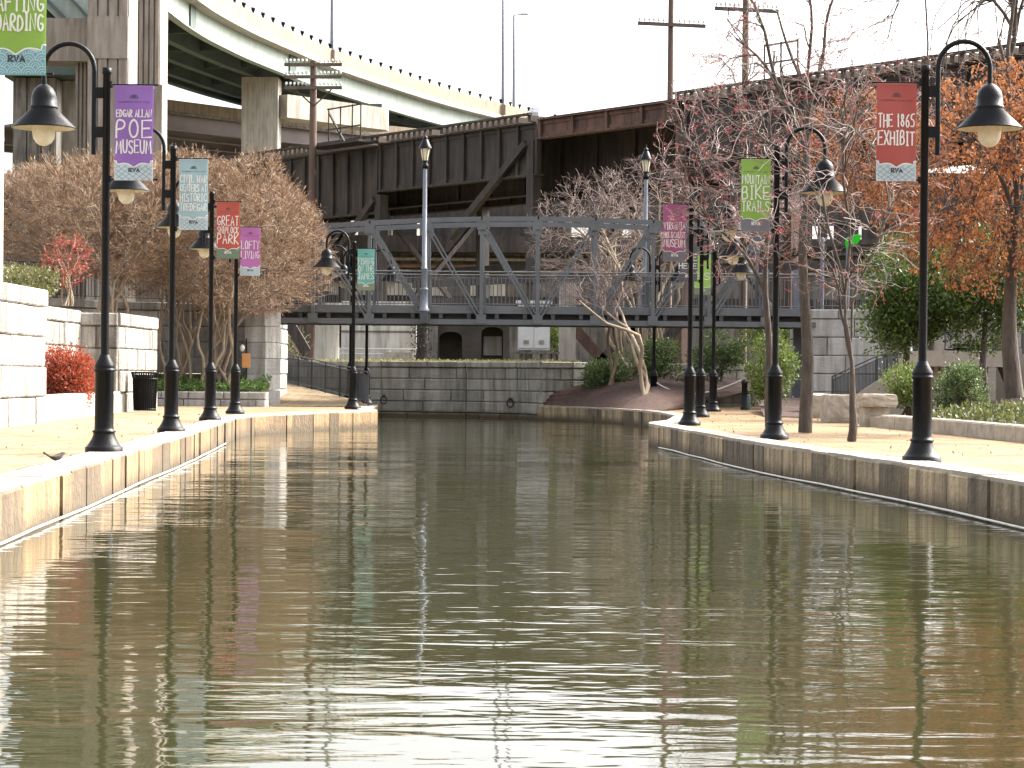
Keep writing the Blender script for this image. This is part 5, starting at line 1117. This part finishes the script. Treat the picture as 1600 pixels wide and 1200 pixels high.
oak(82, (P(1440, 600, 62).x, 62, .6), (1230, 1490, 128, 345), (1440, 300), [(1440, -60, 0), (1400, 100, .4), (1350, 180, -.3), (1480, 150, .5), (1300, 220, .3)], 62, 'smaller oak with sparse orange leaves in front of the viaduct', 2000, 11000, .12, 2.2, .075)
bare(84, 'bare_tree', (P(1590, 600, 58).x, 58, 1.0), [P(1585, 60, 58)], .20, [(5, lambda g, n: np.array([P(1590, -160, 58), P(1545, -90, 58.4), P(1450, -60, 58), P(1500, -120, 57.6), P(1620, -60, 58)], float), 99, .7, .02, 9, .06), (40, ell(P(1520, 20, 58), (3.4, 1.6, 2.6), .3), 2.6, .5, .014, 7, .08), (260, ell(P(1510, 20, 58), (4.0, 1.8, 3.0), .4), 1.4, .55, .008, 5, .1), (1400, ell(P(1510, 30, 58), (4.2, 2.0, 3.2), .4), .7, .7, .005, 4, .12)], 'tall bare tree rising above the viaduct at upper right', M_bark, M_orange, 1500, .06, twig_from=3, bs=.01, wob=.03)

# leafy shrubs and evergreens
def shrub(name, label, c, r, n, size, m, cat='shrub', group=None, lobes=9, seed=1, aspect=2.2, flat_=0.0, stems=True, droop=0.0, stem_m=None):
    rng = np.random.default_rng(seed); c = np.array(c, float); r = np.array(r, float)
    zb = c[2] - r[2]; o = empty(name, (c[0], c[1], zb), label, cat, group)
    d = rng.normal(0, 1, (lobes, 3)); d /= np.linalg.norm(d, axis=1, keepdims=True); d[:, 2] = d[:, 2] * .9 + .05
    lc = c + d * r * rng.uniform(.45, .72, (lobes, 1)); lr = r * rng.uniform(.22, .55, (lobes, 1))
    k = rng.integers(0, lobes, n); q = rng.normal(0, 1, (n, 3)); q /= np.linalg.norm(q, axis=1, keepdims=True); rad = rng.uniform(0.45, 1.05, (n, 1)) ** .6
    p = lc[k] + q * lr[k] * rad + rng.normal(0, .06, (n, 3)); p[:, 2] = np.maximum(p[:, 2], zb + .02)
    v, f = leaf_quads(rng, p, size, aspect, droop=droop, dirs=q * .5 + [0, 0, .35]); mesh_np('foliage', v, f, m, o, smooth=False)
    if stems:
        tops = lc; lv = grow(rng, (c[0], c[1], zb - .05), tops, .03, [(lobes * 6, ell(c, r * .8, .2), 1.0, .6, .006, 5, .1)], base_spread=r[0] * .15)
        v, f = join([tubes_np(*lv[0], 5), tubes_np(*lv[1], 3)]); mesh_np('stems', v, f, stem_m or M_bark, o)
    return o
def sh_px(name, label, box, Y, ry, n, size, m, **kw):
    c, r = crown_px(*box, Y, ry); return shrub(name, label, c, r, n, size, m, **kw)
G2 = 'rounded green shrubs behind the right quay'
sh_px('shrub', 'low grey green shrub spilling over the end wall next to the mulch', (912, 1000, 548, 640), 70.5, .8, 5200, .10, M_leafg, seed=1, group=G2, lobes=10)
sh_px('shrub', 'grey green shrub behind the twin headed lamp on the right', (985, 1085, 520, 620), 71.5, .9, 5200, .10, M_leafg, seed=2, group=G2, lobes=10)
sh_px('shrub', 'dull green shrub in shade behind the three grouped lamp poles', (1075, 1165, 508, 600), 73, 1.0, 4600, .10, M_leafg, seed=3, group=G2)
sh_px('shrub', 'bright yellow green rounded shrub between the green banner lamp and the bollard', (1156, 1252, 522, 632), 60, .9, 6000, .085, M_leafl, seed=4, group=G2, lobes=11)
sh_px('shrub', 'green shrub seen high behind the rounded bright shrub', (1150, 1262, 470, 560), 78, 1.2, 3600, .11, M_leafl, seed=5, group=G2)
sh_px('shrub', 'green bush between the electrical cabinet and the grey post', (855, 890, 485, 560), 92, .8, 2200, .11, M_leafl, seed=6, group=G2)
sh_px('shrub', 'pale bare bush with few green leaves left of the round concrete column', (418, 500, 490, 575), 86, 1.0, 900, .10, M_hedge, seed=7, stem_m=M_barkc, lobes=14)
sh_px('shrub', 'yellow green planter shrub just left of the red banner lamp', (1380, 1462, 565, 650), 48, .7, 5200, .07, M_leafl, seed=8, group='shrubs in the right planter')
sh_px('shrub', 'darker planter shrub just right of the red banner lamp', (1440, 1560, 565, 655), 47, .8, 6500, .07, M_leafg, seed=9, group='shrubs in the right planter')
sh_px('evergreen_tree', 'dark glossy evergreen tree behind the red banner lamp pole', (1330, 1505, 352, 565), 52, 1.6, 24000, .095, M_leafd, seed=10, cat='tree', lobes=24, stems=False)
sh_px('evergreen_tree', 'dark glossy evergreen tree under the orange oak leaves', (1425, 1650, 325, 570), 51, 1.7, 26000, .095, M_leafd, seed=11, cat='tree', lobes=24, stems=False)
for (px, Y, o_) in ((1415, 52, 0), (1525, 51, 1)):
    pass
for ev in [o for o in col.objects if o.name.startswith('evergreen_tree')]:
    L = ev.location; b = MB(); b.tube([(L.x + .1, L.y, .5), (L.x, L.y + .05, L.z), (L.x + .05, L.y, L.z + 1.2)], [.1, .08, .05], 8); b.build('trunk', M_bark, ev)
sh_px('hedge', 'olive green hedge on top of the nearest left wall', (-60, 98, 408, 482), 49, 1.4, 9000, .075, M_hedge, cat='hedge', seed=12, lobes=16)
sh_px('nandina_shrub', 'bright red leaved shrub in the low white planter', (52, 148, 536, 660), 48, .6, 17000, .065, M_redleaf, seed=13, lobes=34)
def cover(name, label, poly_fn, n, size, m, seed, hgt=.16, cat='ground cover'):
    rng = np.random.default_rng(seed); p = poly_fn(rng, n); cl = np.sin(p[:, 0] * 5.1 + 1) * np.sin(p[:, 1] * 3.7) * .5 + .5
    p[:, 2] += rng.uniform(0, 1, n) * hgt * (.35 + .9 * cl); v, f = leaf_quads(rng, p, size, 2.0, dirs=np.tile([0, 0, .6], (n, 1))); o = mesh_np(name, v, f, m, smooth=False, origin=tuple(p.mean(0))); return tag(o, label, cat, kind='stuff')
def bedfn(ya, yb, d0, d1):
    def fn(rng, n):
        y = rng.uniform(ya, yb, n); xl = np.interp(y, [12, 24, 34, 40, 44.8, 50], [9.2, 8.8, 8.35, 8.05, 7.75, 9.0]); x = xl + rng.uniform(d0, d1, n); return np.c_[x, y, .58 + .09 * (x - xl)]
    return fn
cover('ground_cover', 'low leafy green ground cover in the right planter', bedfn(30, 43.5, .0, 2.4), 9000, .085, M_cover2, 91, .24)
cover('ground_cover', 'bright green ground cover under the crape myrtles', lambda rng, n: (lambda u, w_: np.c_[-11.4 + 4.2 * u, 65.2 + 2.6 * w_, .80 + .33 * w_])(rng.uniform(0, 1, n), rng.uniform(0, 1, n) ** 1.3), 7000, .09, M_cover, 92, .26)
cover('grass', 'yellowish winter grass on top of the end wall', lambda rng, n: (lambda x, w_: np.c_[x, np.interp(x, [-10, -6.5, -4.3, -1.5, .2, .9, 3.2], [82, 77, 74.5, 74.1, 72.6, 71.2, 72.8]) + w_ * 9, np.full(n, 1.72)])(rng.uniform(-7, 2.2, n), rng.uniform(0, 1, n)), 9000, .12, M_dry, 93, .10)
cover('fallen_leaves', 'scattered dry leaves on the right pavement', lambda rng, n: np.c_[rng.uniform(3.6, 7.6, n), rng.uniform(28, 58, n), np.full(n, WALK + .004)], 130, .045, M_orange, 94, .012, 'leaves')
cover('mulch', 'loose red brown mulch chips beside the right path', lambda rng, n: (lambda u, w_: np.c_[1.0 + 4.4 * u + .8 * w_, 70.6 - 5.5 * u + 4.0 * w_ + u * 2, .46 + .9 * w_ ** .8])(rng.uniform(0, 1, n), rng.uniform(0, .9, n)), 4000, .09, M_mulch, 95, .05, 'mulch')
# dark vine-wrapped trunk under the lantern
rng = np.random.default_rng(97); p = P(659, 566, 79); r = empty('vine_trunk', (p.x, 79, 1.65), 'dark vine wrapped trunk under the footbridge lantern', 'tree')
b = MB(); b.tube([(p.x, 79, 1.6), (p.x + .03, 79, 2.6), (p.x - .02, 79, 3.6), (p.x + .05, 79, 4.4)], [.24, .2, .19, .17], 10); b.build('trunk', M_masonry, r)
v, f = leaf_quads(rng, np.c_[p.x + rng.normal(0, .16, 1600), 79 + rng.normal(0, .16, 1600), rng.uniform(1.65, 4.2, 1600)], .10, 2.5, droop=.6); mesh_np('vines', v, f, M_masonry, r, smooth=False)

cover('fallen_leaves', 'scattered dry leaf litter on the left pavement', lambda rng, n: np.c_[rng.uniform(-8.5, -4.8, n), rng.uniform(20, 50, n), np.full(n, WALK + .004)], 60, .05, M_orange, 99, .012, 'leaves')
